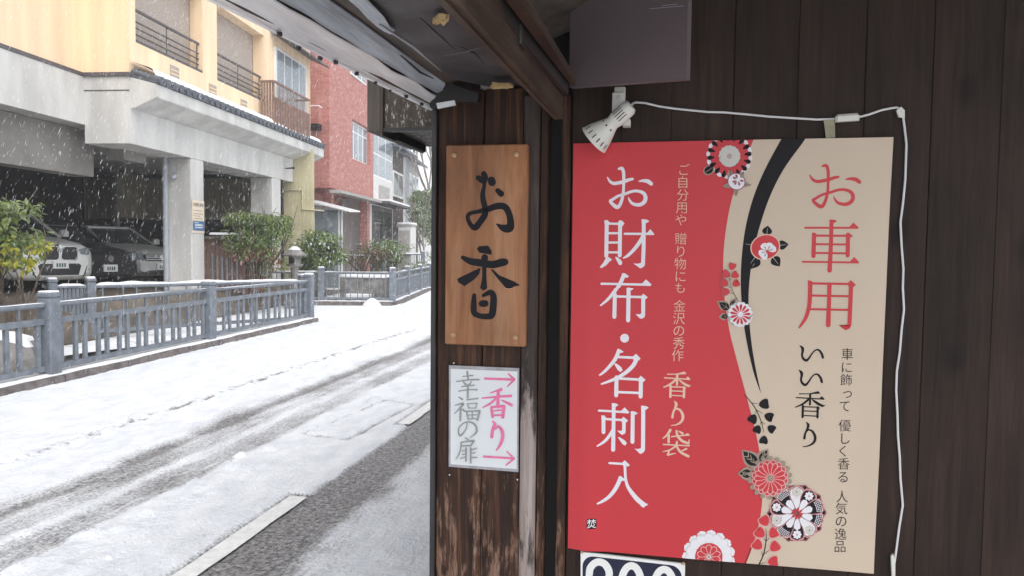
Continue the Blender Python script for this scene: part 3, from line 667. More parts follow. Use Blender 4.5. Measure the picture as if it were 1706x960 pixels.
glyphs('small_lettering', [('贈', 1134.5, 397), ('り', 1134, 418), ('物', 1133.4, 438.6), ('に', 1133.6, 459.6), ('も', 1132.8, 479.6)], 'print_peach', 21.5, poster, base, .0009)
glyphs('small_lettering', [('金', 1132, 510.6), ('沢', 1131, 531.6), ('の', 1131, 551.6), ('秀', 1131, 572.6), ('作', 1129, 593)], 'print_peach', 21.5, poster, base, .0009)
glyphs('small_lettering', [('車', 1412, 591), ('に', 1411, 613), ('飾', 1410.4, 634), ('っ', 1412, 655.5), ('て', 1408, 677.6)], 'print_black', 21.5, poster, base, .0009)
glyphs('small_lettering', [('優', 1408, 710), ('し', 1407.4, 731.6), ('く', 1405, 752.7), ('香', 1406, 774), ('る', 1405, 796)], 'print_black', 21.5, poster, base, .0009)
glyphs('small_lettering', [('人', 1403.5, 829), ('気', 1402.5, 849), ('の', 1402, 870), ('逸', 1401, 891.5), ('品', 1400, 912)], 'print_black', 21.5, poster, base, .0009)
# maker's seal
P.step = .000016; P.k = 28; P.place = base; sq = []
for cxs, cys, a0 in ((990.5, 867.5, 0), (981.5, 867.5, 0), (981.5, 876.5, 0), (990.5, 876.5, 0)): pass
for i in range(32):
    a = 2*math.pi*i/32; c, s_ = math.cos(a), math.sin(a)
    sq.append((986+8.3*abs(c)**.35*(1 if c > 0 else -1), 871.5+8.6*abs(s_)**.35*(1 if s_ > 0 else -1)))
P.part('seal').poly(sq, 'print_black').done(poster)
glyphs('seal_lettering', [('焚', 986, 871)], 'print_white', 15.5, poster, base, .0012, .012)

# ---- printed flowers
def clip_to_sheet(to_px):
    """keep only what lies inside the sheet's upper and lower edge"""
    def cl(pts):
        for fn in (lambda x, y: y-top_y(x)-.4, lambda x, y: bot_y(x)-.4-y):
            out = []
            for i in range(len(pts)):
                a, c = pts[i], pts[(i+1) % len(pts)]
                fa, fc = fn(*to_px(a)), fn(*to_px(c))
                if fa >= 0: out.append(a)
                if (fa >= 0) != (fc >= 0):
                    t = fa/(fa-fc); out.append((a[0]+(c[0]-a[0])*t, a[1]+(c[1]-a[1])*t))
            pts = out
            if len(pts) < 3: return []
        return pts
    return cl
def flower(x0, y0, k, name='flower_print'):
    P.k = 12; P.step = .00004; P.place = crop(base, x0, y0, k); P.clip = clip_to_sheet(lambda p: (x0+p[0]/k, y0+p[1]/k)); P.part(name)
TAU = 2*math.pi
# red chrysanthemum at the upper edge, with the small fruit flower under it
flower(1165, 225, 9.6)
for i in range(16):
    a = TAU*i/16+.1; P.disc(480+338*math.cos(a), 330+338*math.sin(a), 46, 'print_white', 32, 16, a+1.57)
P.disc(150, 560, 92, 'print_taupe', 75, 20, -.5); P.disc(150, 555, 72, 'print_black', 58, 20, -.5); P.ribbon([(100, 590, 8), (150, 560, 10), (200, 520, 6)], 'print_taupe')
for i in range(16):
    a = TAU*(i+.5)/16+.1; P.disc(480+312*math.cos(a), 330+312*math.sin(a), 42, 'print_black', 38, 14, a)
P.disc(480, 330, 292, 'print_red', scal=16, amp=.06, n=96)
for i in range(16):
    a = TAU*(i+.5)/16+.1; P.petal(480, 330, a, 232, 325, 56, 'print_black', .8)
P.disc(480, 335, 160, 'print_grey', scal=15, amp=.10); P.disc(480, 335, 38, 'print_mauve', n=20); P.disc(480, 335, 29, 'print_grey'); P.disc(480, 335, 18, 'print_mauve'); P.disc(480, 335, 9, 'print_grey')
for (lx, ly, an, l, wd) in ((490, 690, -1.57, 150, 95), (620, 690, -.85, 145, 95), (560, 790, 3.0, 195, 85), (620, 780, .08, 210, 85), (585, 830, 1.57, 150, 75)):
    P.leaf(lx, ly, an, l, wd, 'print_taupe', 'print_black')
P.disc(590, 742, 146, 'print_mauve', 136, 28, .5); P.disc(590, 742, 131, 'print_white', 121, 28, .5); P.petal(655, 672, -.7, -6, 40, 60, 'print_taupe', .6)
for a, r in ((-1.9, 50), (2.75, 48), (2.2, 60), (1.25, 60), (.2, 52), (-2.6, 40)):
    P.petal(612, 716, a, 22, 95, 36, 'print_mauve', .65)
P.done(poster)
# camellia on the black stripe
flower(1225, 360, 9.6)
for (an, l, wd) in ((-1.45, 150, 160), (-.12, 180, 150), (.92, 190, 165), (2.15, 220, 170), (3.3, 160, 120)):
    P.leaf(475+195*math.cos(an), 490+195*math.sin(an), an, l, wd, 'print_black', 'print_grey')
P.leaf(320, 420, 3.35, 90, 60, 'print_black', 'print_grey'); P.leaf(330, 630, 2.2, 180, 130, 'print_black', 'print_grey')
P.disc(475, 490, 240, 'print_peach', 205, 40, -.3); P.disc(475, 490, 222, 'print_red', 188, 40, -.3)
for a in (-2.15, -1.2, -.42, 2.7-.35+.5, 2.15): 
    P.petal(510, 558, a, 12, 150, 112, 'print_white', .68)
for a in (-2.15, -1.2, -.42, 2.85, 2.15): P.petal(510, 558, a, 30, 95, 18, 'print_taupe', .6)
P.disc(510, 560, 26, 'print_red'); P.done(poster)
# pale round flower with red petals and its sprig
flower(1190, 430, 8)
for (lx, ly, an, l, wd) in ((200, 690, -2.55, 170, 110), (215, 650, -.98, 110, 65), (180, 780, 3.0, 100, 75)):
    P.leaf(lx+10*math.cos(an), ly+10*math.sin(an), an, l+14, wd+22, 'print_taupe'); P.leaf(lx, ly, an, l-6, wd-8, 'print_black', 'print_taupe')
    for sgn in (.5, -.5): P.ribbon([(lx+l*.25*math.cos(an), ly+l*.25*math.sin(an), 5), (lx+l*.6*math.cos(an+sgn), ly+l*.6*math.sin(an+sgn), 3)], 'print_taupe')
for pts in ([(320, 580, 7), (260, 480, 7), (228, 400, 6), (205, 290, 5), (212, 175, 4)], [(228, 405, 5), (175, 360, 4)], [(260, 482, 5), (205, 475, 4)], [(205, 285, 4), (170, 250, 3)], [(210, 290, 4), (232, 265, 3)], [(232, 405, 4), (240, 380, 3)]): P.ribbon(pts, 'print_black')
for x, y, an in ((238, 98, -1.3), (145, 205, -2.6), (278, 215, -.6), (125, 322, -2.7), (293, 328, -.6), (140, 455, 3.1)): P.heart(x, y, an, 62, 'print_red', 'print_mauve' if x < 160 else None)
P.disc(345, 757, 150, 'print_white', scal=17, amp=.13)
for i in range(13): P.petal(345, 757, TAU*i/13-1.5, 28, 138, 34, 'print_red', .75)
P.done(poster)
# black sprig
flower(1230, 640, 8.727)
for pts in ([(92, 165, 12), (180, 265, 13), (255, 375, 13), (335, 555, 12), (372, 720, 5)], [(185, 280, 10), (280, 292, 5)], [(255, 378, 10), (355, 435, 5)], [(262, 385, 9), (250, 435, 5)], [(335, 555, 9), (390, 590, 5)], [(332, 555, 8), (312, 600, 5)]): P.ribbon(pts, 'print_black')
for x, y, an, s_ in ((385, 295, -.15, 92), (455, 485, .35, 84), (205, 520, 2.1, 86), (272, 672, 2.0, 76), (488, 660, .6, 76), (368, 828, 1.75, 78)): P.heart(x, y, an, s_, 'print_black')
P.done(poster)
# many petalled red flower low on the edge
flower(1225, 745, 6)
for (lx, ly, an, l, wd) in ((215, 185, -2.35, 200, 125), (245, 140, -.95, 130, 85), (165, 270, -3.1, 130, 100)):
    P.leaf(lx+12*math.cos(an+3.14), ly+12*math.sin(an+3.14), an, l+26, wd+34, 'print_taupe'); P.leaf(lx, ly, an, l-4, wd-14, 'print_black')
    for t in (.15, .38, .6):
        for sgn in (.45, -.45): P.ribbon([(lx+l*t*math.cos(an), ly+l*t*math.sin(an), 11), (lx+l*(t+.22)*math.cos(an+sgn*.5), ly+l*(t+.22)*math.sin(an+sgn*.5), 7)], 'print_taupe')
for i in range(18): a = TAU*i/18+.2; P.disc(345+195*math.cos(a), 310+188*math.sin(a), 30, 'print_taupe', 24, 14, a)
for i in range(16): a = TAU*(i+.5)/16; P.petal(345, 310, a, 60, 190, 62, 'print_pink', .8); P.petal(345, 310, a, 60, 180, 48, 'print_red', .8)
for i in range(16): a = TAU*i/16; P.petal(345, 310, a, 20, 168, 58, 'print_pink', .72); P.petal(345, 310, a, 34, 158, 42, 'print_red', .72)
P.disc(345, 310, 24, 'print_taupe', n=14); P.done(poster)
# patchwork round flower
flower(1225, 745, 6)
fx, fy = 615, 668
P.disc(fx, fy, 268, 'print_mauve', scal=10, amp=.07, rot=.3)
for i in range(10): a = TAU*(i+.5)/10+.3; P.disc(fx+266*math.cos(a), fy+262*math.sin(a), 34, 'print_mauve'); P.disc(fx+268*math.cos(a), fy+264*math.sin(a), 20, 'print_black')
for i in range(10):
    a = TAU*i/10+.3
    P.petal(fx, fy, a, 40, 285, 158, 'print_pink', .74); P.petal(fx, fy, a, 40, 277, 146, 'print_mauve', .74)
    P.petal(fx, fy, a, 50, 268, 128, 'print_white' if i % 3 == 1 else 'print_black', .74)
    if i % 3 == 0:        # dotted crescents
        P.k += 1; P.hold = True
        for r_ in range(4):
            for q in range(-3, 4):
                rr = 205+r_*17; P.disc(fx+rr*math.cos(a+q*.075), fy+rr*math.sin(a+q*.075), 6, 'print_white', n=8)
        P.hold = False
    elif i % 3 == 1:
        P.disc(fx+215*math.cos(a), fy+215*math.sin(a), 42, 'print_grey', scal=6, amp=.25); P.disc(fx+215*math.cos(a), fy+215*math.sin(a), 8, 'print_mauve')
    else:
        for q in range(8): P.petal(fx+212*math.cos(a), fy+212*math.sin(a), TAU*q/8, 6, 46, 24, 'print_white', .7)
        P.disc(fx+212*math.cos(a), fy+212*math.sin(a), 9, 'print_pink')
for i in range(10): a = TAU*i/10+.3; P.petal(fx, fy, a, 30, 165, 66, 'print_white', .78)
for i in range(8): a = TAU*i/8+.2; P.petal(fx, fy, a, 14, 60, 26, 'print_red', .7)
P.done(poster)
# red sprig
flower(1125, 850, 8.53)
for pts in ([(1165, 815, 16), (1250, 650, 15), (1290, 440, 14), (1288, 265, 6)], [(1290, 450, 10), (1255, 405, 6)], [(1290, 450, 10), (1335, 405, 6)], [(1250, 640, 11), (1330, 580, 6)], [(1240, 650, 9), (1228, 595, 6)], [(1200, 765, 9), (1285, 752, 5)]): P.ribbon(pts, 'print_black')
for x, y, an in ((1262, 150, -2.1), (1195, 322, -2.4), (1160, 492, -2.4), (1405, 325, -.9), (1420, 520, -.75), (1400, 735, -.1)): P.heart(x, y, an, 92, 'print_red', 'print_pink')
P.done(poster)
# white chrysanthemum cut by the lower edge
flower(1125, 850, 8.53)
for i in range(15): a = TAU*(i+.5)/15; P.petal(475, 662, a, 150, 382, 130, 'print_white', .8)
for i in range(15): a = TAU*i/15-1.57; P.petal(475, 662, a, 130, 345, 134, 'print_grey', .78)
for i in range(15): a = TAU*i/15-1.57; P.petal(475, 662, a, 130, 335, 120, 'print_white', .8)
P.disc(475, 662, 195, 'print_red', n=40)
for i in range(10): a = TAU*i/10-1.57; P.petal(475, 662, a, 30, 178, 88, 'print_pink', .66); P.petal(475, 662, a, 42, 164, 66, 'print_red', .66)
P.disc(475, 662, 34, 'print_grey'); P.disc(475, 662, 17, 'print_taupe'); P.done(poster)
P.clip = None
# let the sheet and all its print buckle together
for ob in [poster]+list(poster.children):
    me = ob.data
    if ob is not poster:
        bm = bmesh.new(); bm.from_mesh(me); bmesh.ops.triangulate(bm, faces=[f for f in bm.faces if len(f.verts) > 4])
        for _ in range(4):
            le = [e for e in bm.edges if e.calc_length() > .011]
            if not le: break
            bmesh.ops.subdivide_edges(bm, edges=le, cuts=1); bmesh.ops.triangulate(bm, faces=[f for f in bm.faces if len(f.verts) > 4])
        bm.to_mesh(me); bm.free()
    for v in me.vertices: v.co.y -= wave(v.co.x, v.co.z)
    me.polygons.foreach_set('use_smooth', [True]*len(me.polygons)); me.update()

# =================================================================== CARVED WOODEN SIGN
YS = D-.030
cs = [(743, 241), (880, 240.5), (875.5, 579), (741, 574.5)]
q = [on_y(*c, YS) for c in cs]
sx0, sx1, sz0, sz1 = q[0].x, q[1].x, (q[2].z+q[3].z)/2, q[0].z
m = MB(); m.bbox(0, 1, 0, 1, 0, 1, .0)
m = MB(); T = lambda x, y, z: Vector((x, YS+.018-z, y))
m.bbox(sx0, sx1, sz0, sz1, -.0, .018, .003, T)
sign = thing('carved_sign', (sx0, YS, sz0), 'orange brown wooden board with black brush lettering hung on the post', 'sign')
m.build('board', 'sign_wood', sign)
for c in ((757.5, 258), (860.5, 257), (755.5, 559), (859, 563)):
    m = MB(); m.lathe([(0, .0062), (.004, .0060), (.007, .0044), (.0085, .0012)], on_y(*c, YS-.0005), (0, -1, 0), 14); m.build('peg', 'peg', sign, True)
on_sign = lambda px, py, o: on_y(px, py, YS-.0006-o)
P2 = Print(on_sign, .00002)
P2.part('brush_lettering'); P2.place = crop(on_sign, 755, 275, 7.68)
for r in ([(320, 158, 68), (375, 192, 78), (400, 200, 60)], [(392, 108, 74), (408, 160, 80), (412, 200, 50)], [(490, 190, 96), (497, 215, 100)], [(398, 200, 60), (395, 270, 46), (378, 360, 62), (385, 450, 70), (412, 560, 74), (400, 640, 80), (330, 740, 80), (280, 795, 80), (225, 760, 58), (185, 670, 52), (215, 615, 52), (320, 590, 52), (440, 560, 74), (560, 520, 84), (660, 530, 84), (715, 620, 82), (735, 740, 92), (715, 800, 112), (640, 800, 88), (560, 752, 20)], [(570, 322, 64), (612, 362, 80)]): P2.ribbon(r, 'ink')
P2.place = crop(on_sign, 755, 400, 6.857)
P2.poly([(270, 95), (295, 65), (400, 58), (440, 120), (440, 165), (395, 155), (300, 140)], 'ink')
for r in ([(110, 195, 46), (200, 238, 76), (330, 258, 84), (450, 275, 84), (550, 252, 90), (592, 246, 80)], [(360, 195, 80), (355, 300, 50), (355, 420, 50), (348, 540, 80)], [(240, 638, 46), (235, 740, 66), (240, 835, 68), (300, 872, 60), (380, 880, 68), (440, 862, 78), (457, 760, 80), (460, 655, 74), (425, 605, 64), (345, 640, 40)], [(328, 733, 74), (365, 731, 78)]): P2.ribbon(r, 'ink')
P2.poly([(315, 310), (300, 380), (240, 445), (130, 522), (60, 480), (45, 440), (80, 420), (160, 410), (230, 370)], 'ink')
P2.poly([(430, 335), (455, 330), (530, 400), (620, 460), (700, 470), (765, 512), (700, 525), (640, 560), (600, 540), (520, 450)], 'ink')
P2.done(sign)
# =================================================================== HANDWRITTEN CARD
YC = D-.006
on_card = lambda px, py, o: on_y(px, py, YC-o)
card = thing('paper_card', on_y(806, 786, YC), 'small white handwritten card in clear film with pink arrows below the wooden sign', 'sign')
m = MB(); m.prism([on_card(*p, 0) for p in ((748, 609.5), (865, 614.5), (863.5, 787.5), (747.5, 778.5))], (0, .003, 0)); m.build('film', 'clear_film', card)
m = MB(); m.prism([on_card(*p, .0009) for p in ((751, 615.5), (862, 620), (860.8, 782.5), (750.5, 774.5))], (0, .0006, 0)); m.build('sheet', 'sheet_white', card)
P3 = Print(on_card, .00002); P3.k = 85; P3.part('grey_lettering'); P3.place = crop(on_card, 745, 610, 10.664)
for r in ([(355, 110, 40), (368, 200, 36), (370, 260, 28)], [(278, 195, 20), (455, 175, 28)], [(170, 285, 24), (380, 255, 28), (565, 250, 30)], [(290, 295, 28), (330, 340, 38)], [(430, 285, 24), (395, 340, 34)], [(255, 375, 20), (480, 350, 28)], [(205, 455, 24), (370, 430, 24), (530, 430, 32)], [(370, 340, 34), (362, 570, 36)],
          [(208, 562, 22), (268, 602, 34)], [(142, 710, 22), (220, 685, 28), (285, 680, 38), (240, 740, 34), (132, 852, 18)], [(240, 740, 36), (230, 975, 38)], [(272, 782, 26), (308, 808, 32)], [(350, 610, 26), (540, 586, 32)], [(357, 682, 22), (385, 758, 24)], [(357, 680, 22), (528, 670, 24)], [(530, 670, 26), (505, 758, 24)], [(385, 755, 20), (505, 755, 20)],
          [(345, 830, 28), (375, 958, 26)], [(322, 815, 24), (578, 805, 32)], [(575, 810, 42), (537, 970, 38)], [(445, 825, 22), (445, 950, 22)], [(370, 880, 18), (550, 875, 18)], [(375, 950, 20), (540, 945, 20)]): P3.ribbon(r, 'marker_grey')
P3.place = crop(on_card, 745, 690, 10.1)
for r in ([(335, 160, 20), (320, 250, 24), (265, 335, 28), (215, 372, 34), (190, 310, 24), (205, 230, 22), (275, 165, 22), (360, 140, 26), (450, 175, 32), (495, 250, 36), (480, 330, 32), (392, 404, 16)], [(302, 410, 18), (352, 438, 28)], [(228, 490, 24), (330, 470, 26), (448, 460, 34)], [(440, 470, 36), (400, 540, 26)], [(240, 545, 24), (400, 540, 24)], [(235, 490, 26), (225, 600, 26), (190, 700, 26), (147, 768, 18)],
          [(318, 580, 30), (315, 800, 28)], [(395, 580, 30), (395, 830, 32)], [(252, 630, 20), (315, 620, 18)], [(255, 690, 20), (315, 680, 18)], [(222, 755, 24), (315, 730, 20)], [(400, 610, 18), (488, 590, 26)], [(400, 670, 18), (468, 660, 24)], [(400, 740, 22), (500, 740, 24)]): P3.ribbon(r, 'marker_grey')
P3.done(card)
P3.k = 85; P3.part('pink_lettering'); P3.place = crop(on_card, 745, 610, 10.664)
for r in ([(672, 232, 42), (1185, 250, 46)], [(1082, 142, 22), (1190, 245, 44)], [(1190, 252, 44), (1072, 373, 22)], [(768, 487, 20), (880, 450, 34), (955, 428, 62)], [(622, 580, 26), (900, 555, 38), (1130, 540, 52)], [(908, 455, 58), (898, 735, 58)], [(860, 590, 36), (760, 680, 38), (632, 747, 22)], [(968, 616, 22), (1080, 670, 48), (1145, 705, 50)],
          [(785, 745, 44), (807, 910, 54)], [(785, 740, 38), (1000, 722, 56)], [(1008, 725, 58), (987, 918, 58)], [(830, 810, 24), (950, 792, 32)], [(830, 885, 32), (960, 880, 32)]): P3.ribbon(r, 'marker_pink')
P3.place = crop(on_card, 745, 690, 10.1)
for r in ([(767, 135, 28), (800, 178, 54), (762, 290, 54), (750, 395, 52)], [(815, 265, 26), (860, 215, 38), (920, 290, 54), (930, 400, 58), (895, 520, 48), (827, 622, 24)], [(615, 725, 36), (1115, 755, 36)], [(1002, 637, 18), (1122, 757, 34)], [(1122, 762, 34), (992, 868, 22)]): P3.ribbon(r, 'marker_pink')
P3.done(card)
# =================================================================== NUMBER BOARD
YN = D-.012
on_np = lambda px, py, o: on_y(px, py, YN-o)
cn = crop(on_np, 940, 850, 8.124)
nb = thing('number_board', cn(930, 1500, 0), 'white board with large dark blue panel and white numbers under the poster', 'sign')
m = MB(); m.prism([cn(*p, 0) for p in ((222, 572), (1636, 738), (1622, 1640), (222, 1440))], (0, .006, 0)); m.build('plate', 'plate_white', nb)
P4 = Print(cn, .00002); P4.place = cn; P4.part('panel')
def rr(x0, y0, x1, y1, r, sk):
    o = []
    for cx_, cy_, a0 in ((x1-r, y0+r, -90), (x1-r, y1-r, 0), (x0+r, y1-r, 90), (x0+r, y0+r, 180)):
        for i in range(7): a = math.radians(a0+15*i); o.append((cx_+r*math.cos(a), cy_+r*math.sin(a)+sk*((cx_+r*math.cos(a))-x0)))
    return o
P4.poly(rr(248, 618, 1592, 1360, 150, .112), 'navy').done(nb)
P4.k = 4; P4.part('lettering')
P4.ribbon([(338, 890, 96), (350, 800, 98), (400, 735, 98), (470, 708, 98), (550, 740, 98), (604, 830, 98), (600, 930, 98), (540, 1050, 98), (420, 1170, 98), (340, 1270, 96)], 'plate_white').ribbon([(335, 1290, 92), (640, 1325, 92)], 'plate_white')
for cx_, ty in ((908, 758), (1350, 808)):
    P4.ribbon([(cx_+140*math.cos(a), ty+290+290*math.sin(a), 98) for a in [TAU*i/16-1.57 for i in range(17)]], 'plate_white')
P4.done(nb)
for c in ((243, 572), (1612, 728)):
    m = MB(); m.lathe([(0, .0036), (.003, .0034), (.005, .001)], cn(*c, .0003), (0, -1, 0), 12); m.build('rivet', 'peg', nb, True)
# =================================================================== CLIP LAMP
lc = lambda zx, zy, Y: on_y(960+zx/7.385, 130+zy/7.385, Y)
lamp = thing('clip_lamp', lc(520, 330, D), 'white clip spot lamp with vent slots clamped to the wall above the poster', 'lamp')
bk, mo = lc(668, 342, D-.075), lc(215, 760, D-.050)
ax = (mo-bk); L_ = ax.length; ax.normalize()
w1 = .0385/2; w2 = .079/2
prof = [(-.004, .001), (-.002, w1*.75), (.004, w1*.96), (.012, w1), (.044, w1*.98), (.050, w1*.88), (.056, w1*.86), (.064, w1*1.02), (.076, w1*1.32), (.092, w1*1.68), (.106, w2*.93), (L_, w2), (L_+.0005, w2*.96), (.106, w2*.88), (.08, w1*1.3), (.06, w1*.8)]
m = MB(); e1 = ax.cross(Vector((0, 1, 0))).normalized(); m.lathe(prof, bk, ax, 40, e1); m.build('shade', 'lamp_white', lamp, True)
e2 = ax.cross(e1)
def slot(d0, d1, ang, wdt, rad0, rad1, nm='vent_slot'):
    m = MB(); ring = []
    for d, r in ((d0, rad0), (d1, rad1)):
        for s_ in (-1, 1):
            a = ang+s_*wdt; ring.append(bk+ax*d+(e1*math.cos(a)+e2*math.sin(a))*(r+.0004))
    m.add([ring[0], ring[1], ring[3], ring[2]], [(0, 1, 2, 3)])
    m.build(nm, 'slot', lamp)
face = math.atan2(Vector((0, -1, 0)).dot(e2), Vector((0, -1, 0)).dot(e1))
for k in range(5): slot(.016, .040, face+(k-2)*.34+.15, .055, w1, w1*.985)
for k in range(7): slot(L_-.020, L_-.008, face+(k-3)*.36, .032, w2*.925, w2*.975)
for k in range(3): slot(.064, .068, face+(k-1)*.75+.1, .10, w1*1.03, w1*1.1)
for k in range(3): slot(.024, .038, face+1.35+.1*k, .02, w1, w1)
m = MB(); a, c = lc(472, 112, D-.012), lc(602, 300, D-.012); m.bbox(a.x, c.x, D-.02, D-.003, c.z-.03, a.z, .002); m.build('clip_back', 'lamp_white', lamp)
m = MB(); a, c = lc(443, 165, D-.05), lc(578, 400, D-.05); m.bbox(a.x, c.x, D-.052, D-.03, c.z, a.z, .003); m.build('clip_front', 'lamp_white', lamp)
m = MB(); q = lc(518, 235, D-.053); m.lathe([(0, .0055), (.0015, .0055), (.002, .002)], q, (0, -1, 0), 14); m.build('clip_screw', 'print_grey', lamp, True)
m = MB(); a, c = lc(575, 505, D-.03), lc(668, 592, D-.03); m.bbox(a.x, c.x, D-.045, D-.012, c.z, a.z, .003); m.build('clip_foot', 'lamp_white', lamp)
m = MB(); m.tube([lc(520, 300, D-.03), lc(560, 400, D-.05), lc(600, 430, D-.07)], .006, 10); m.build('swivel', 'lamp_white', lamp, True)
# cable, its in-line switch, clip and tape
cbp = [(1052, 173), (1060, 170), (1075, 171), (1098, 176.5), (1125, 180.5), (1150, 183), (1180, 186), (1205, 186.5), (1240, 189.5), (1280, 193.5), (1320, 196), (1360, 198.5), (1394, 197.5)]
cbp2 = [(1431, 194.5), (1448, 190), (1468, 183), (1485, 179.5), (1494, 178.5), (1500, 181), (1504, 190), (1507, 212), (1510, 240), (1508, 300), (1504, 340), (1500, 370), (1502, 410), (1505, 447), (1504, 480), (1506, 517), (1502, 550), (1499, 587), (1494, 620), (1493, 651), (1495, 690), (1496, 727), (1499, 765), (1500, 797), (1504, 843), (1498, 880), (1493, 919), (1489, 945), (1487, 985), (1486, 1060)]
def cab(pts, r=.0024): 
    out = []
    for i in range(len(pts)-1):
        for j in range(3):
            t = j/3; out.append(on_y(pts[i][0]+(pts[i+1][0]-pts[i][0])*t, pts[i][1]+(pts[i+1][1]-pts[i][1])*t, D-.005-.001*math.sin(i*1.3+j*.5)))
    out.append(on_y(*pts[-1], D-.005)); return out
m = MB(); c1 = cab(cbp); c1[0] = bk+Vector((.0, 0, 0)); c1[1] = on_y(1055, 171.5, D-.05); c1[2] = on_y(1059, 170, D-.035); m.tube(c1, .0025, 8); m.tube(cab(cbp2), .0025, 8)
cable = ident(tag(m.build('power_cable', 'cable_white', smooth=True), 'thin white power cable running from the clip lamp around the poster', 'cable'))
m = MB(); a, c = on_y(1392, 190, D-.014), on_y(1432, 202, D-.014); T = lambda x, y, z: Vector((x, y, z+(x-a.x)*.05))
m.bbox(a.x, c.x, D-.017, D-.0035, c.z, a.z, .005, T); m.build('inline_switch', 'lamp_white', cable)
m = MB(); m.prism([on_y(*p, D-.004) for p in ((1492, 184), (1500, 178), (1506, 184), (1506, 197), (1496, 195))], (0, -.006, 0)); m.build('cable_clip', 'lamp_white', cable)
m = MB(); m.prism([on_y(*p, D-.004) for p in ((1483, 926), (1487, 922), (1490, 940), (1490, 970), (1485, 970))], (0, -.007, 0)); m.build('cable_clip', 'lamp_white', cable)
m = MB(); m.prism([on_y(*p, D-.0085) for p in ((1372, 199), (1389, 198), (1391, 206), (1391.5, 228.5), (1376, 229.5), (1374, 212))], (0, .0012, 0))
tag(m.build('masking_tape', 'tape'), 'olive strip of masking tape holding the cable above the poster', 'tape')
# =================================================================== GROUND, ROAD, CANAL
def smooth(a, b_, x): t = min(1, max(0, (x-a)/(b_-a))); return t*t*(3-2*t)
def nz(x, y, s, seed=0): return noise.noise(Vector((x*s+seed, y*s-seed*.7, seed*1.3)))
MH = [Vector((-2.79, 5.59)), Vector((-2.61, 7.07)), Vector((-2.28, 6.9)), Vector((-2.36, 5.5))]
def segd(p, a, b_):
    ab = b_-a; t = max(0, min(1, (p-a).dot(ab)/ab.length_squared)); return (p-a-ab*t).length
def bend(y): return -.0042*max(0, y-15)**1.7         # the street swings gently left far off
def snow_at(x, y):
    """share of snow 0..1 and its depth"""
    xb = x-bend(y)
    j = .05*nz(x, y, .9, 3)+.035*nz(x, y, 4, 5)
    sh = -.0016*max(0, y-6)**1.9 if y < 16 else -.127-.012*(y-16)
    xb -= sh
    tl, tr_ = -3.64, -2.94+j*.5
    d = 1.0
    # far lane wheel track: two dark bands with slush between
    inside = smooth(tl-.16, tl+.08, xb+j)*(1-smooth(tr_-.05, tr_+.10, xb+j))
    mid = math.exp(-((xb+3.25+j*.8)/.065)**2)*(.40+.35*nz(x, y, 1.7, 31))
    d -= inside*(1-mid)*(.60+.26*nz(x, y, 1.3, 8)+.10*nz(x, y, 6, 28))
    # smear between the track and the snow on its far side
    d -= .52*smooth(-4.2, -3.6, xb+j*2)*(1-smooth(-3.62, -3.5, xb))*(.75+.7*nz(x, y, 2, 2))
    xb += sh
    # near lane track, bare and icy
    dash = any(p_-.05 < y < q_+.05 for p_, q_ in ((2.1, 4.17), (6.12, 8.3), (10.3, 12.4)))
    a0, a1 = (-2.185 if dash else -2.06+j*.5), -1.66+j*.6
    d -= 1.0*smooth(a0-.03, a0+.03, xb)*(1-smooth(a1-.10, a1+.12, xb))
    # thin trodden slush towards the shop
    d -= .40*smooth(-1.68, -1.56, xb+j)*(1-smooth(-1.56, -1.2, xb+j*2))*(1+.5*nz(x, y, 5, 4))
    d -= .22*smooth(-1.2, -1.0, xb)*max(0, .2+1.2*nz(x, y, 6, 9))
    d -= .30*smooth(-2.42, -2.2, xb+j*2)*(1-smooth(-2.2, -2.15, xb))*(.8+.9*nz(x, y, 3, 15))
    # old broken ridge of a wheel line
    rx = -4.41-.03*smooth(4, 8, y)+.02*nz(x, y, 3, 7) if y < 13.5 else -99
    d -= 1.0*math.exp(-((xb-rx-.04*nz(x, y, 5, 43))/.075)**2)*smooth(-.12, .22, nz(x, y, 17, 11)+.03+.10*smooth(5, 7, y))
    # faint wheel lines over the packed snow between
    for q, ww, s in ((-2.58, .11, .16), (-5.2, .2, .12), (-5.7, .12, .12)): d -= s*math.exp(-((xb-q)/ww)**2)*(.6+.8*nz(x, y, 1.5, 13))
    if 5 < y < 7.6:
        p = Vector((x, y)); dm = min(segd(p, MH[i], MH[(i+1) % 4]) for i in range(4))
        d -= .75*math.exp(-(dm/.024)**2)*min(1, .45+1.6*abs(nz(x, y, 4, 6)))
    return max(0, min(1, d))
ys = [-8+.5*i for i in range(19)]
y = 1.2
while y < 70: ys.append(y); y += max(.022, .0062*y)
xsr = [-6.62+.028*i for i in range(int((6.62-.60)/.028)+1)]+[-.60]
m = MB(); rows = []; att = []
for yy in ys:
    r = []
    b0 = bend(yy)
    for x in xsr:
        xx = x+b0*min(1, max(0, (-.6-x)/1.5)) if yy < 22 else x+b0
        s = snow_at(xx, yy)
        lump = .5+.5*nz(xx, yy, 3.2, 1)
        clods = max(0, nz(xx, yy, 9, 21)-.28)*.12*s if 1.2 < yy < 25 else 0
        zz = .004+.028*s*(.75+.25*lump)+clods*.7*(1 if -3.0 < x < -2.65 or -4.6 < x < -4.2 else .35)+(.010*nz(xx, yy, 11, 2)+.007*nz(xx, yy, 24, 12))*(.35+.65*s)*(1.5 if -3.0 < x < -2.6 or -4.6 < x < -4.25 else .8)
        if x < -4.6: zz += .035*smooth(-4.6, -6.3, x)*(1 if x < -4.6 else 0) if False else .03*smooth(0, 1.6, -4.6-x)
        r.append((xx, yy, zz)); att.append(s)
    rows.append(r)
m.grid(rows)
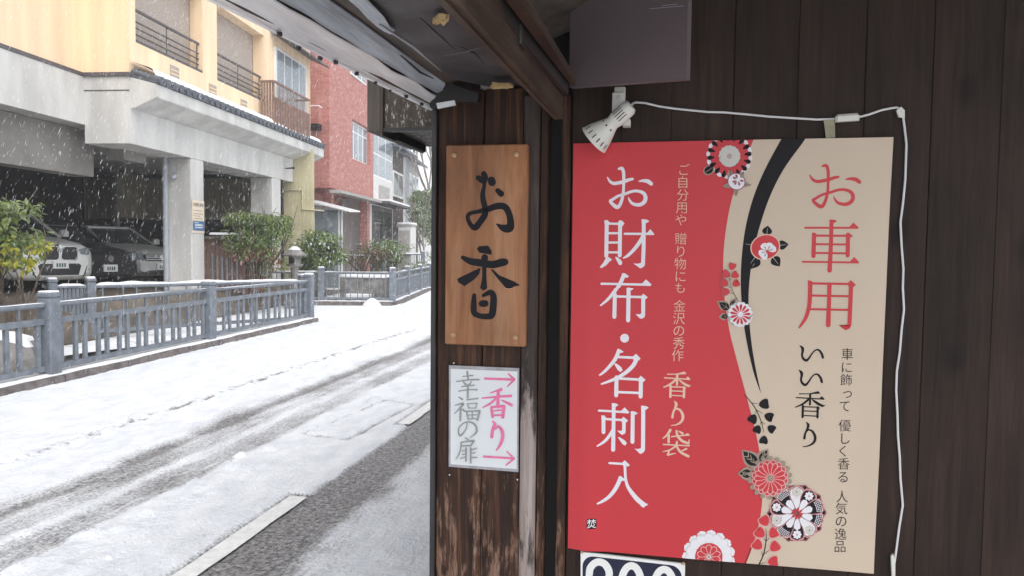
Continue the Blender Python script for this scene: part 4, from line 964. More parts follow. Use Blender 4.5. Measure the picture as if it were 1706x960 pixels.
# snow-covered asphalt
mm = bpy.data.materials.new('snowy_asphalt'); mm.use_nodes = True; n = mm.node_tree.nodes; L = mm.node_tree.links; bs = n['Principled BSDF']
at = n.new('ShaderNodeAttribute'); at.attribute_name = 'snow_depth'; tc = n.new('ShaderNodeTexCoord')
def nn(scale, detail, stretch=(1, 1, 1), rough=.6):
    mp = n.new('ShaderNodeMapping'); mp.inputs['Scale'].default_value = stretch; L.new(tc.outputs['Object'], mp.inputs[0])
    t = n.new('ShaderNodeTexNoise'); t.inputs['Scale'].default_value = scale; t.inputs['Detail'].default_value = detail; t.inputs['Roughness'].default_value = rough; L.new(mp.outputs[0], t.inputs['Vector']); return t.outputs['Fac']
def mth(op, a, b_=None):
    t = n.new('ShaderNodeMath'); t.operation = op
    for i, v in enumerate((a, b_)):
        if v is None: continue
        if isinstance(v, (int, float)): t.inputs[i].default_value = v
        else: L.new(v, t.inputs[i])
    return t.outputs[0]
fine = nn(55, 4); streak = nn(9, 5, (3.5, .35, 1)); mid_ = nn(5, 7, (1.5, .7, 1))
s = mth('ADD', at.outputs['Fac'], mth('MULTIPLY', mth('SUBTRACT', fine, .5), 1.25)); s = mth('ADD', s, mth('MULTIPLY', mth('SUBTRACT', streak, .5), .55))
mr = n.new('ShaderNodeMapRange'); mr.inputs['From Min'].default_value = .14; mr.inputs['From Max'].default_value = .66; L.new(s, mr.inputs[0])
ca = n.new('ShaderNodeValToRGB'); ca.color_ramp.elements[0].position = .42; ca.color_ramp.elements[0].color = (.06, .056, .056, 1); ca.color_ramp.elements[1].position = .62; ca.color_ramp.elements[1].color = (.50, .49, .49, 1)
L.new(nn(36, 6, rough=.85), ca.inputs[0])
cs_ = n.new('ShaderNodeValToRGB'); cs_.color_ramp.elements[0].position = .3; cs_.color_ramp.elements[0].color = (.68, .705, .745, 1); cs_.color_ramp.elements[1].position = .62; cs_.color_ramp.elements[1].color = (.82, .84, .865, 1)
L.new(mid_, cs_.inputs[0])
mx = n.new('ShaderNodeMix'); mx.data_type = 'RGBA'; L.new(mr.outputs[0], mx.inputs['Factor']); L.new(ca.outputs[0], mx.inputs['A']); L.new(cs_.outputs[0], mx.inputs['B']); L.new(mx.outputs['Result'], bs.inputs['Base Color'])
rr_ = n.new('ShaderNodeMapRange'); rr_.inputs['To Min'].default_value = .38; rr_.inputs['To Max'].default_value = .8; L.new(mr.outputs[0], rr_.inputs[0]); L.new(rr_.outputs[0], bs.inputs['Roughness'])
bp = n.new('ShaderNodeBump'); bp.inputs['Strength'].default_value = .8; bp.inputs['Distance'].default_value = .025
L.new(mth('ADD', nn(38, 6), mth('MULTIPLY', streak, .6)), bp.inputs['Height']); L.new(bp.outputs[0], bs.inputs['Normal'])
M['snowy_asphalt'] = mm
road = struct(m.build('road', 'snowy_asphalt', smooth=True, fix=False))
a_ = road.data.attributes.new('snow_depth', 'FLOAT', 'POINT'); a_.data.foreach_set('value', att)
if road.data.polygons[0].normal.z < 0: road.data.flip_normals()
# painted side line, in dashes where the snow is worn off
m = MB()
for y0, y1 in ((2.1, 4.17), (6.12, 8.3), (10.3, 12.4)):
    n_ = 14; l, r = [], []
    for i in range(n_+1):
        yy = y0+(y1-y0)*i/n_; l.append((-2.165+.008*nz(0, yy, 9, 3), yy, .0385)); r.append((-2.052+.008*nz(1, yy, 9, 4), yy, .012))
    m.grid([[(x, yy, .019) for x, yy, z in l], [(x, yy, .017) for x, yy, z in r]])
struct(m.build('road_marking', 'road_paint'))
# ground sheet with the canal left open
bank = [(-9.3, -15), (-8.95, 3.0), (-8.75, 6.5), (-8.25, 9.5), (-7.6, 11.6), (-6.95, 13.45)]
bank2 = [(-9.6, 19.75), (-10.2, 27), (-12.5, 42)]
inner2 = [(-7.35, 19.75), (-8.75, 27.8), (-11.2, 42)]
g = MB(); Z0 = -.012
def q4(a, b_, c, d, z=Z0): g.add([(*p, z) for p in (a, b_, c, d)], [(0, 1, 2, 3)])
q4((-170, -170), (170, -170), (170, -15), (-170, -15))
for i in range(len(bank)-1): q4((-170, bank[i][1]), bank[i], bank[i+1], (-170, bank[i+1][1]))
q4((-6.72, -15), (170, -15), (170, 13.45), (-6.72, 13.45))
q4((-170, 13.45), (170, 13.45), (170, 19.75), (-170, 19.75))
for i in range(2):
    q4((-170, bank2[i][1]), bank2[i], bank2[i+1], (-170, bank2[i+1][1])); q4(inner2[i], (170, inner2[i][1]), (170, inner2[i+1][1]), inner2[i+1])
q4((-170, 42), (170, 42), (170, 170), (-170, 170))
struct(g.build('ground', 'snow', fix=False))
g = MB(); g.box(-14, -6.5, -16, 14, -1.35, -1.30); g.box(-14, -6.5, 19.5, 43, -1.35, -1.30); struct(g.build('canal_water', 'water'))
# canal walls of stone
def ribbon_wall(pts, th, z0, z1, nm, mt, side=1):
    m = MB()
    for i in range(len(pts)-1):
        a, c = Vector((*pts[i], 0)), Vector((*pts[i+1], 0)); nrm = (c-a).normalized().cross(Vector((0, 0, 1)))*th*side
        m.hexa([a+U*z0, c+U*z0, c+nrm+U*z0, a+nrm+U*z0, a+U*z1, c+U*z1, c+nrm+U*z1, a+nrm+U*z1])
    return m.build(nm, mt)
cw = tag(ribbon_wall(bank, .35, -1.34, -.02, 'canal_wall', 'stone', -1), 'dark stone canal wall on the house side of the street canal', 'wall'); ident(cw)
m = MB()
for i in range(4):
    a, c = Vector((*bank[i+1], 0)), Vector((*bank[min(i+2, 5)], 0)); 
    k = 8
    for j in range(k):
        p, q = a.lerp(c, j/k), a.lerp(c, (j+.97)/k); nrm = (c-a).normalized().cross(U)
        hgt = .03+.02*rnd.random(); m.hexa([p+nrm*.08+U*-.03, q+nrm*.08+U*-.03, q-nrm*.4+U*-.03, p-nrm*.4+U*-.03, p+nrm*.05+U*hgt, q+nrm*.05+U*hgt, q-nrm*.4+U*hgt, p-nrm*.4+U*hgt])
m.build('coping_snow', 'snow', cw)
m = MB(); m.box(-6.72, -6.52, -15, 13.5, -1.34, -.02)
tag(m.build('canal_wall', 'stone'), 'stone canal wall under the street kerb', 'wall')
for pts, sd_, lb in ((bank2, -1, 'stone canal wall beyond the bridge on the house side'), (inner2, 1, 'stone canal wall beyond the bridge on the street side')):
    tag(ribbon_wall(pts, .3, -1.34, -.02, 'canal_wall', 'stone', sd_), lb, 'wall')
m = MB(); m.box(-9.7, -6.6, 13.42, 13.75, -1.34, -.02); m.box(-9.7, -6.9, 19.5, 19.78, -1.34, -.02); tag(m.build('bridge_abutment', 'stone'), 'stone abutments of the little canal bridge', 'bridge')
# kerb carrying the railing
def kerb(pts, w0, h, nm):
    m = MB()
    for i in range(len(pts)-1):
        a, c = Vector((*pts[i], 0)), Vector((*pts[i+1], 0)); nrm = (c-a).normalized().cross(U); l = (c-a).length; k = max(1, int(l/.9))
        for j in range(k):
            p, q = a.lerp(c, (j+.006)/k), a.lerp(c, (j+.994)/k)
            m.hexa([p-nrm*w0+U*-.02, q-nrm*w0+U*-.02, q+nrm*w0*.9+U*-.02, p+nrm*w0*.9+U*-.02, p-nrm*w0+U*h, q-nrm*w0+U*h, q+nrm*w0*.8+U*h, p+nrm*w0*.8+U*h])
    o = struct(m.build(nm, 'kerb_stone'))
    m = MB()
    for i in range(len(pts)-1):
        a, c = Vector((*pts[i], 0)), Vector((*pts[i+1], 0)); nrm = (c-a).normalized().cross(U); k = int((c-a).length/.12)
        r0 = []; 
        for j in range(k+1):
            p = a.lerp(c, j/k); hh = h+.012+.012*nz(p.x, p.y, 5, 17); e = .55+.25*nz(p.x, p.y, 2.5, 19)
            r0.append([p-nrm*w0*.95+U*(h+.001), p-nrm*w0*.8+U*hh, p+U*(hh+.008), p+nrm*w0*e*.8+U*hh, p+nrm*w0*e+U*(h+.001)])
        m.grid(r0)
    struct(m.build('kerb_snow', 'snow', smooth=True))
    return o
KA = [(-6.33, 2.0), (-6.46, 6.97), (-6.62, 10.17), (-6.80, 13.95)]
kerb(KA, .22, .13, 'kerb')
KD = [(-7.02, 19.42), (-8.55, 27.83), (-10.6, 38)]
kerb(KD, .2, .11, 'kerb')
KC = [(-10.85, 18.4), (-7.0, 19.40)]
kerb(KC, .18, .10, 'kerb')
# shovelled snow heaps
def heap(x, y, r, h, seed):
    m = MB(); rows = []
    for i in range(9):
        t = i/8; row = []
        for k in range(17):
            a = TAU*k/16; rr = r*t*(1+.25*nz(math.cos(a), math.sin(a), 1.5, seed)); row.append((x+rr*math.cos(a)*1.3, y+rr*math.sin(a), h*(1-t*t)*(1+.25*nz(rr*math.cos(a), rr*math.sin(a), 6, seed))-.01*t))
        rows.append(row)
    m.grid(rows); return m.build('snow_heap', 'snow', smooth=True)
tag(heap(-7.45, 18.95, .20, .20, 3), 'small shovelled snow heap at the foot of the bridge railing post', 'snow heap')
q1_ = on_z(402, 760, .03); q2_ = on_z(181, 931, .03)
tag(heap(q1_.x, q1_.y, .06, .055, 5), 'small clod of snow lying beside the wheel track', 'snow clod')
tag(heap(q2_.x, q2_.y, .04, .045, 6), 'small clod of snow close to the road line', 'snow clod')

# =================================================================== RAILINGS
def cap_snow(mb, a, b_, wd, h, seed, cover=1.0):
    """lumpy snow lying along a bar from a to b"""
    k = max(4, int((b_-a).length/.07)); nrm = (b_-a).normalized().cross(U); rows = []
    for j in range(k+1):
        p = a.lerp(b_, j/k); f = max(.04, min(1, cover+.7*nz(p.x, p.y, 1.1, seed)))*(1+.4*nz(p.x, p.y, 5, seed))
        if j in (0, k): f *= .2
        rows.append([p-nrm*wd, p-nrm*wd*.9+U*h*f*.7, p+U*h*f, p+nrm*wd*.9+U*h*f*.7, p+nrm*wd])
    mb.grid(rows)
def railing(pts, label, group, z0, hgt, nb, spacing=None, thin=False, cover=.7, snow_h=.035, end0=True, postw=.082, prong=True, par=None):
    root = thing('guard_railing', (*pts[0], z0), label, 'railing', group)
    for i, p in enumerate(pts):
        if i == 0 and not end0: continue
        m = MB(); a = math.atan2(pts[min(i+1, len(pts)-1)][1]-pts[max(i-1, 0)][1], pts[min(i+1, len(pts)-1)][0]-pts[max(i-1, 0)][0]); ca_, sa_ = math.cos(a), math.sin(a)
        T = lambda x, y, z: Vector((p[0]+x*ca_-y*sa_, p[1]+x*sa_+y*ca_, z))
        h = hgt+.045
        m.bbox(-postw, postw, -postw, postw, z0-.02, z0+h-.06, .012, T); m.bbox(-postw*.86, postw*.86, -postw*.86, postw*.86, z0+h-.06, z0+h-.045, .004, T); m.bbox(-postw*1.08, postw*1.08, -postw*1.08, postw*1.08, z0+h-.045, z0+h, .014, T)
        po = m.build('post', 'railing_paint', root)
        m = MB(); m.bbox(-postw*.9, postw*.9, -postw*.9, postw*.9, z0+h+.001, z0+h+.016+.02*rnd.random(), .012, T); m.build('snow_cap', 'snow', po)
    top, mid, bot, sn = MB(), MB(), MB(), MB()
    for i in range(len(pts)-1):
        a, c = Vector((*pts[i], 0)), Vector((*pts[i+1], 0)); d = (c-a).normalized(); p, q = a+d*(postw+.004), c-d*(postw+.004); nrm = d.cross(U)
        def bar(mb, za, zb, w_): mb.hexa([p-nrm*w_+U*za, q-nrm*w_+U*za, q+nrm*w_+U*za, p+nrm*w_+U*za, p-nrm*w_+U*zb, q-nrm*w_+U*zb, q+nrm*w_+U*zb, p+nrm*w_+U*zb])
        zt = z0+hgt-.09
        top.tube([p+U*zt, q+U*zt], .034, 10); cap_snow(sn, p+U*(zt+.022), q+U*(zt+.022), .030, snow_h, i*3+len(pts)+pts[0][1], cover)
        zm = z0+hgt-.27
        if prong: bar(mid, zm-.032, zm+.032, .024)
        bar(bot, z0+.045, z0+.105, .024)
        k = nb
        for j in range(k):
            t = (j+.5+(.10 if j % 2 else -.10))/k; r = p.lerp(q, t); m = MB(); ca_, sa_ = d.x, d.y
            T = lambda x, y, z: Vector((r.x+x*ca_-y*sa_, r.y+x*sa_+y*ca_, z))
            if thin: m.box(-.011, .011, -.011, .011, z0+.10, zt-.03, T)
            else:
                m.box(-.027, .027, -.016, .016, z0+.107, zm-.034, T)
                if j % 2 == 0: m.box(-.012, .012, -.011, .011, zm+.034, zt-.028, T)
            m.build('baluster', 'railing_paint', root)
    top.build('top_rail', 'railing_paint', root, True)
    if prong: mid.build('mid_rail', 'railing_paint', root)
    bot.build('bottom_rail', 'railing_paint', root); sn.build('snow_strip', 'snow', root, True)
    return root
GR = 'blue grey railings along the canal'
railing([(-6.37, 3.55), (-6.46, 6.97), (-6.62, 10.17), (-6.80, 13.90)], 'blue grey metal railing on the kerb, nearest along the snowy road', GR, .13, .86, 16, cover=.25, snow_h=.018)
zb_ = .06
railing([(-9.35, 10.15), (-9.05, 10.62), (-6.93, 13.86)], 'blue grey railing with thick snow on top, slanting behind the near railing', GR, zb_, .92, 14, thin=True, cover=.85, snow_h=.05, prong=False, postw=.07)
railing([(-10.85, 18.4), (-8.9, 18.93), (-7.02, 19.42)], 'blue grey railing with thin bars crossing at the far side of the canal bridge', GR, .10, .90, 11, thin=True, cover=.5, snow_h=.03, prong=False, postw=.085)
railing([(-7.06, 19.62), (-7.5, 22.1), (-8.0, 24.9), (-8.55, 27.83), (-9.3, 31.5)], 'blue grey panelled railing running away along the road past the bridge', GR, .11, .88, 17, cover=.4, snow_h=.03, postw=.08, end0=False)
railing([(-11.4, 25.2), (-9.6, 25.6)], 'short blue grey railing with snow, behind the bridge near the red building', GR, .25, 1.15, 10, thin=True, cover=.8, snow_h=.05, prong=False, postw=.08)
railing([(-12.4, 31.0), (-10.0, 31.6)], 'far blue grey railing under snow at the next canal crossing', GR, .2, 1.25, 12, thin=True, cover=.8, snow_h=.06, prong=False, postw=.08)

# =================================================================== YELLOW BUILDING OVER THE GARAGE
YB = Frame((-9.85, 14.55), -5.0)
def bb(mb, u0, u1, v0, v1, z0, z1): return mb.box(u0, u1, v0, v1, z0, z1)
yb = thing('yellow_building', (YB.P.x, YB.P.y, 0), 'yellow rendered building on concrete pillars with a parking garage below', 'building', rz=math.pi/2-YB.head)
# local axes of the empty: x = u (along the street), y = left of u = -v (away from the street)
def LB(mb, u0, u1, v0, v1, z0, z1): return mb.box(u0, u1, -v1, -v0, z0, z1)
def BL(mb, *a, **k): return mb.build(*a, parent=yb, local=True, **k)
u0 = YB.hit_v(215, 120, 0)[0]; uE = YB.hit_v(517, 240, 0)[0]
v1 = YB.hit_u(137, 120, u0)[0]
zY = YB.hit_v(300, 155, 0.0)[1]; zY = YB.hit_v(216, 122, 0)[1]
zc0 = YB.hit_v(300, 263, 0)[1]                       # underside of the concrete beam
zc0 = YB.hit_v(330, 265, 0)[1]
print('YB', u0, uE, v1, zY, zc0)
zsl = YB.hit_u(180, 196, u0)[1]
o1 = (YB.hit_v(226, 68, 0), YB.hit_v(343, 121, 0)); o2 = (YB.hit_v(362, 135, 0), YB.hit_v(440, 171, 0)); top2 = YB.hit_v(364, 8, 0)[1]
print('openings', o1, o2, top2, zsl)
m = MB()
zo = (o1[0][1]+o1[1][1]+o2[0][1]+o2[1][1])/4; zT = 9.6
LB(m, u0, o1[0][0], -.3, 0, zY, zT); LB(m, o1[0][0], o1[1][0]-.12, -.3, 0, zY, zo); LB(m, o1[1][0]-.12, o2[0][0], -.3, 0, zY, zT); LB(m, o2[0][0], o2[1][0], -.3, 0, zY, zo)
LB(m, o1[0][0], o1[1][0]-.12, -.3, 0, top2, zT); LB(m, o2[0][0], o2[1][0], -.3, 0, top2, zT)
LB(m, o2[1][0], uE, -.3, 0, zY, zT)
LB(m, u0, u0+.3, v1, -.3, zY, zT); LB(m, -14, u0, v1-.3, v1, zY, zT)
LB(m, uE-.3, uE, -8, -.3, zY, zT)
BL(m, 'wall', 'yellow_render')
m = MB(); LB(m, u0+.3, uE-.3, -.33, -.31, zo-.2, top2+.3); BL(m, 'blind', 'blind')
m = MB(); LB(m, -14, u0+.04, v1, v1+.045, zY-.05, zY+.02); LB(m, u0-.045, u0-.001, v1+.045, .045, zY-.05, zY+.02); LB(m, u0, u0+.5, 0, .045, zY-.05, zY+.02); BL(m, 'band', 'dark_trim')
for (ua, ub) in ((o1[0][0], o1[1][0]-.12), (o2[0][0], o2[1][0])):
    m = MB(); LB(m, ua+.01, ub-.01, -.69, -.01, zo-.0, zo+.06); BL(m, 'window_sill', 'dark_trim')
    m = MB()
    for dz in (.62, .42, .30, .18): LB(m, ua+.02, ub-.02, -.11, -.085 if dz < .6 else -.07, zo+dz, zo+dz+(.045 if dz > .6 else .022))
    k = max(2, int((ub-ua)/.85))
    for i in range(k+1): x = ua+.05+(ub-ua-.1)*i/k; LB(m, x-.014, x+.014, -.12, -.112, zo+.06, zo+.64)
    BL(m, 'window_rail', 'rail_iron')
for a, c in (((284, 108), (297, 136)), ((349, 140), (359, 163)), ((402, 165), (410, 187))):
    p, q = YB.hit_v(*a, 0), YB.hit_v(*c, 0); zc_ = (p[1]+q[1])/2; uc = (p[0]+q[0])/2; m = MB(); LB(m, uc-.17, uc+.17, .001, .012, zc_-.15, zc_+.15); vt = BL(m, 'vent', 'blind')
    m = MB()
    for i in range(3): LB(m, uc-.15, uc+.15, .013, .022, zc_-.11+.08*i, zc_-.09+.08*i)
    m.build('louver', 'yellow_render', vt, local=True)
m = MB(); LB(m, u0-2.2, u0-2.2+.001+.14, v1+.001, v1+.02, zY+2.6, zY+2.62)
# balcony window
wa, wb = YB.hit_v(457, 168, 0), YB.hit_v(508, 168, 0); zt_ = YB.hit_v(480, 92, 0)[1]; zb2 = YB.hit_v(485, 205, 0)[1]
print('balcony', wa, wb, zt_, zb2)
m = MB(); LB(m, wa[0], wb[0], .001, .05, zb2-.2, zt_); wn = BL(m, 'window', 'white_frame')
m = MB(); k = 4; ww_ = (wb[0]-wa[0]-.1)/k
for i in range(k): LB(m, wa[0]+.05+ww_*i+.035, wa[0]+.05+ww_*(i+1)-.035, .051, .056, zb2-.1, zt_-.07)
m.build('pane', 'glass', wn, local=True)
cz = YB.hit_v(487, 85, .25)[1]
m = MB(); a, c = wa[0]-.25, wb[0]+.45
m.hexa([Vector(p) for p in ((a, 0, cz+.28), (c, 0, cz+.28), (c, -.62, cz), (a, -.62, cz), (a, 0, cz+.33), (c, 0, cz+.33), (c, -.62, cz+.05), (a, -.62, cz+.05))]); BL(m, 'canopy', 'dark_trim')
za_ = YB.hit_v(470, 140, .45)[1]; zd_ = YB.hit_v(490, 222, .45)[1]
m = MB(); u_a, u_b = YB.hit_v(457, 180, .45)[0], YB.hit_v(516, 200, .45)[0]
LB(m, u_a, u_b, .42, .47, za_-.05, za_); LB(m, u_a, u_b, .42, .47, zd_, zd_+.05); LB(m, u_a, u_a+.04, .06, .42, za_-.05, za_); LB(m, u_a, u_a+.04, .06, .42, zd_, zd_+.05); LB(m, u_b-.04, u_b, .06, .42, za_-.05, za_)
LB(m, u_a, u_b, .06, .46, zd_-.06, zd_-.002)
k = 24
for i in range(k): x = u_a+.02+(u_b-u_a-.04)*i/(k-1); LB(m, x-.03, x+.03, .435, .455, zd_+.05, za_-.42); LB(m, x-.008, x+.008, .44, .452, za_-.42, za_-.05)
for i in range(5): y_ = .08+.075*i; LB(m, u_a+.01, u_a+.03, y_, y_+.05, zd_+.05, za_-.05)
BL(m, 'balcony', 'balcony_brown')
# concrete floor slab, beams and pillars
m = MB()
zs1 = YB.hit_u(180, 150, u0)[1]
LB(m, u0, uE, -.9, .0, zc0, zY-.052); LB(m, u0, u0+.5, v1-.01, -.9, zsl, zY-.052)
LB(m, -14, u0-.002, v1-.8, v1-.0, zsl-.06, zY-.052)
LB(m, -14, uE, -9, -.9, zc0+.35, zY-.052)
BL(m, 'concrete_slab', 'concrete')
m = MB(); LB(m, -14, u0-.01, v1+.001, v1+.006, zs1-.012, zs1+.012); LB(m, u0-.006, u0-.001, v1+.01, .0, zs1-.012, zs1+.012); BL(m, 'groove', 'dark_trim')
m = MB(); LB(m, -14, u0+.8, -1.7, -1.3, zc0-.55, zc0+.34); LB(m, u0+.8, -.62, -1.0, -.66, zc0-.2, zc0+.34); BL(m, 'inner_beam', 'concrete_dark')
# sloped cornice below the tiles
ze = YB.hit_v(400, 187, .55)[1]; 
uS0, uS1 = u0+.02, YB.hit_v(541, 258, .55)[0]
print('eave z', ze, uS1)
m = MB(); vo = .52
for (ua, ub) in ((uS0, uS1),):
    z_u = ze-.13
    pts = [(.001, z_u-.40), (.10, z_u-.38), (vo-.015, z_u-.20), (vo, z_u-.18), (vo, z_u+.05), (.001, zY-.06)]
    ring = [Vector((ua, -v, z)) for v, z in pts]; m.prism(ring, (ub-ua, 0, 0))
BL(m, 'cornice', 'concrete')
m = MB(); kk = int((uS1-uS0)/.235)
for i in range(kk+1):
    x = uS0+.08+i*.235
    m.tube([Vector((x, -.02, zY+.04)), Vector((x, -(vo+.07), ze-.01))], .075, 10)
m.hexa([Vector(p) for p in ((uS0, -.001, zY-.055), (uS1, -.001, zY-.055), (uS1, -(vo+.03), ze-.075), (uS0, -(vo+.03), ze-.075), (uS0, -.001, zY+.0), (uS1, -.001, zY+.0), (uS1, -(vo+.03), ze-.02), (uS0, -(vo+.03), ze-.02))])
BL(m, 'tile_roof', 'tile', smooth=True)
m = MB(); rows = []; kk2 = int((uS1-uS0)/.06)
for i in range(kk2+1):
    x = uS0+.05+(uS1-uS0-.1)*i/kk2; e = vo*(.92+.10*nz(x, 0, 2.2, 5)+.06*math.sin(x/.235*TAU)); r = []
    for k in range(7): t = k/6; v = .03+(e-.03)*t; z = zY+.045+(ze-.01-zY-.04)*(v-.02)/(vo+.04); r.append(Vector((x, -v, z+.078+.11*(1-t**8)+.012*nz(x, v, 5, 3)-(.05 if k == 6 else 0))))
    rows.append(r)
m.grid(rows); BL(m, 'roof_snow', 'snow', smooth=True)
# pillars
vpl = YB.hit_u(272, 300, 0)[0]; upr = YB.hit_v(340, 320, 0)[0]
print('pillar', vpl, upr)
m = MB(); m.bbox(0, upr, .002, -vpl, .1, zc0-.001, .02); BL(m, 'pillar', 'concrete')
up2 = YB.hit_v(454, 330, 0)[0]; vp2 = YB.hit_u(417, 330, up2)[0]; up2b = YB.hit_v(468, 330, 0)[0]
print('pillar2', up2, vp2, up2b)
m = MB(); m.bbox(up2, up2b, .002, -vp2, .0, zc0-.001, .02); BL(m, 'pillar', 'concrete')
# downpipe, lamp on the pillar
dp = YB.hit_u(276, 300, -.06)[0]
m = MB(); m.tube([Vector((-.08, -dp, .1)), Vector((-.08, -dp, zc0+.02))], .058, 12); m.tube([Vector((-.08, -dp, zc0-.05)), Vector((-.08, -dp, zc0+.02)), Vector((-.02, -dp+.35, zc0+.12))], .05, 10)
for z in (1.95,): m.lathe([(-.02, .075), (.02, .075)], Vector((-.08, -dp, z)), (0, 0, 1), 12)
BL(m, 'downpipe', 'pipe_grey', smooth=True)
lv, lz = YB.hit_u(291, 295, -.05)
m = MB(); m.tube([Vector((-.03, -lv, zc0-.05)), Vector((-.03, -lv, lz+.05))], .01, 6); m.lathe([(0, .05), (.06, .055), (.12, .02)], Vector((-.02, -lv, lz+.04)), (-1, .3, -.6), 14); BL(m, 'wall_light', 'pipe_grey', smooth=True)
# inside of the garage
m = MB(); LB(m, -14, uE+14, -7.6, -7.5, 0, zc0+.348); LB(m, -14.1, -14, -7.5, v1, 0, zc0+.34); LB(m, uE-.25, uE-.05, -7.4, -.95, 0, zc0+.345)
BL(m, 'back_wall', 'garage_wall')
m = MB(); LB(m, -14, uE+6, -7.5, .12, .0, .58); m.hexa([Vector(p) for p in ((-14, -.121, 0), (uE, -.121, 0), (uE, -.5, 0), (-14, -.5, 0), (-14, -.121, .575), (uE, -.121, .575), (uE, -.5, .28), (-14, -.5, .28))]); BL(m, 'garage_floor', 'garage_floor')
p, q = YB.hit_v(193, 296, -5.2), YB.hit_v(415, 366, -5.2); z1_, z0_ = YB.hit_v(260, 296, -5.2)[1], YB.hit_v(260, 366, -5.2)[1]
print('panel', p, q, z1_, z0_)
m = MB(); k = int((uE-.3-p[0])/.14)
for i in range(k): x = p[0]+i*.14; LB(m, x, x+.10, -5.2, -5.17, z0_, z1_); LB(m, x+.1, x+.14, -5.2, -5.185, z0_, z1_)
LB(m, p[0], p[0]+k*.14, -5.169, -5.15, z1_-.42, z1_-.39)
BL(m, 'corrugated_screen', 'tan_panel')
zs0, zs1_ = YB.hit_u(380, 366, uE-.3)[1], YB.hit_u(380, 297, uE-.3)[1]; m = MB()
for i in range(44): v = -7.3+i*.14; LB(m, uE-.285, uE-.255, v, v+.10, zs0, zs1_); LB(m, uE-.27, uE-.255, v+.1, v+.14, zs0, zs1_)
LB(m, uE-.31, uE-.29, -7.3, -1.2, zs1_-.34, zs1_-.31)
BL(m, 'end_screen', 'tan_panel')
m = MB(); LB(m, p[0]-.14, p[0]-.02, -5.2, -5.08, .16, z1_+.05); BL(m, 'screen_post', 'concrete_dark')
# loose pieces in the garage gloom: ceiling pipes, inner column
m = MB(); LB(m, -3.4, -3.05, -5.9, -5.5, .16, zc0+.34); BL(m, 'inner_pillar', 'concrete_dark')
m = MB(); m.tube([Vector((-4.2, 1.9, 3.0)), Vector((-4.2, 6, 3.0))], .04, 8); BL(m, 'ceiling_pipe', 'concrete_dark', smooth=True)
# yellow corrugated side beyond the second pillar, with its black pipe
pu = YB.hit_v(473, 290, -.25); fu = up2b+.9
va, vb_ = YB.hit_u(470, 300, fu)[0], YB.hit_u(518, 300, fu)[0]
m = MB(); k = int((vb_-va)/.12)
zct = YB.hit_u(500, 283, fu)[1]
for i in range(k+1): v = va+i*.12; LB(m, fu, fu+.03, v, v+.085, .1, zct+.6); LB(m, fu+.012, fu+.03, v+.085, v+.12, .1, zct+.6)
BL(m, 'yellow_cladding', 'cream_panel')
zz_ = YB.hit_u(500, 322, fu)[1]
m = MB(); m.tube([Vector((fu-.03, -va-.05, zz_+.1)), Vector((fu-.03, -vb_+.25, zz_+.1)), Vector((fu-.03, -vb_+.25, zz_-.45)), Vector((fu-.03, -vb_-.4, zz_-.5))], .022, 8); BL(m, 'thin_pipe', 'cream_panel', smooth=True)
bv = YB.hit_u(471, 330, up2b+.3)[0]
m = MB(); m.tube([Vector((up2b+.3, -bv-.35, zct+.0)), Vector((up2b+.3, -bv, zct-.02)), Vector((up2b+.3, -bv, .1))], .035, 8); BL(m, 'drain_pipe', 'iron_dark', smooth=True)
# notice on the pillar
ps = [YB.hit_v(*c, .012) for c in ((320, 332), (340, 335), (340, 388), (320, 387))]
sgn = thing('pillar_notice', YB.w(ps[0][0], .012, ps[2][1]), 'cream and blue notice plate on the street side of the concrete pillar', 'sign', rz=math.pi/2-YB.head)
sa, sb2 = ps[0][0], ps[1][0]; zt0, zb0 = (ps[0][1]+ps[1][1])/2, (ps[2][1]+ps[3][1])/2
MI[sgn.name] = sgn.matrix_basis.inverted()
def SB(mb, a, b_, v0, v1_, c, d):       # shares of the notice's width and height
    ua, ub, za, zb = sa+(sb2-sa)*a, sa+(sb2-sa)*b_, zt0+(zb0-zt0)*d, zt0+(zb0-zt0)*c
    cs4 = [YB.w(ua, v0, za), YB.w(ub, v0, za), YB.w(ub, v1_, za), YB.w(ua, v1_, za), YB.w(ua, v0, zb), YB.w(ub, v0, zb), YB.w(ub, v1_, zb), YB.w(ua, v1_, zb)]
    return mb.hexa(cs4)
m = MB(); SB(m, 0, 1, .004, .014, 0, 1); m.build('plate', 'sign_cream', sgn)
m = MB(); SB(m, .02, .98, .0145, .016, .63, .93); m.build('blue_field', 'sign_blue', sgn)
def sign_glyphs(nm, txt, a, c, size, mt, v):
    mb = MB()
    for i, ch in enumerate(txt):
        cu = bpy.data.curves.new('glyph', 'FONT'); cu.body = ch; cu.size = 1; ob = bpy.data.objects.new('glyph', cu); COL.objects.link(ob); bpy.context.view_layer.update(); me = bpy.data.meshes.new_from_object(ob)
        mb.add([YB.w(sa+a+(i+vv.co.x)*size, v, zt0-c+(vv.co.y-.4)*size) for vv in me.vertices], [tuple(p.vertices) for p in me.polygons])
        bpy.data.objects.remove(ob); bpy.data.curves.remove(cu); bpy.data.meshes.remove(me)
    mb.build(nm, mt, sgn)
W_, HT = sb2-sa, zt0-zb0
sign_glyphs('dark_lettering', '月極駐車場', W_*.06, HT*.13, W_*.176, 'navy', .0165)
m = MB()
for c0, l in ((.30, .75), (.40, .85), (.47, .6), (.55, .8)): SB(m, .10, .10+l*.9, .0145, .0155, c0, c0+.018)
m.build('fine_print', 'print_taupe', sgn)
for c0, l, h in ((.665, .35, .02), (.72, .62, .065), (.81, .62, .04)):
    m = MB()
    x = .12 if h < .03 else .22
    while x < (.12 if h < .03 else .22)+l: SB(m, x, x+.075, .0165, .0175, c0, c0+h); x += .105
    m.build('white_lettering', 'plate_white', sgn)
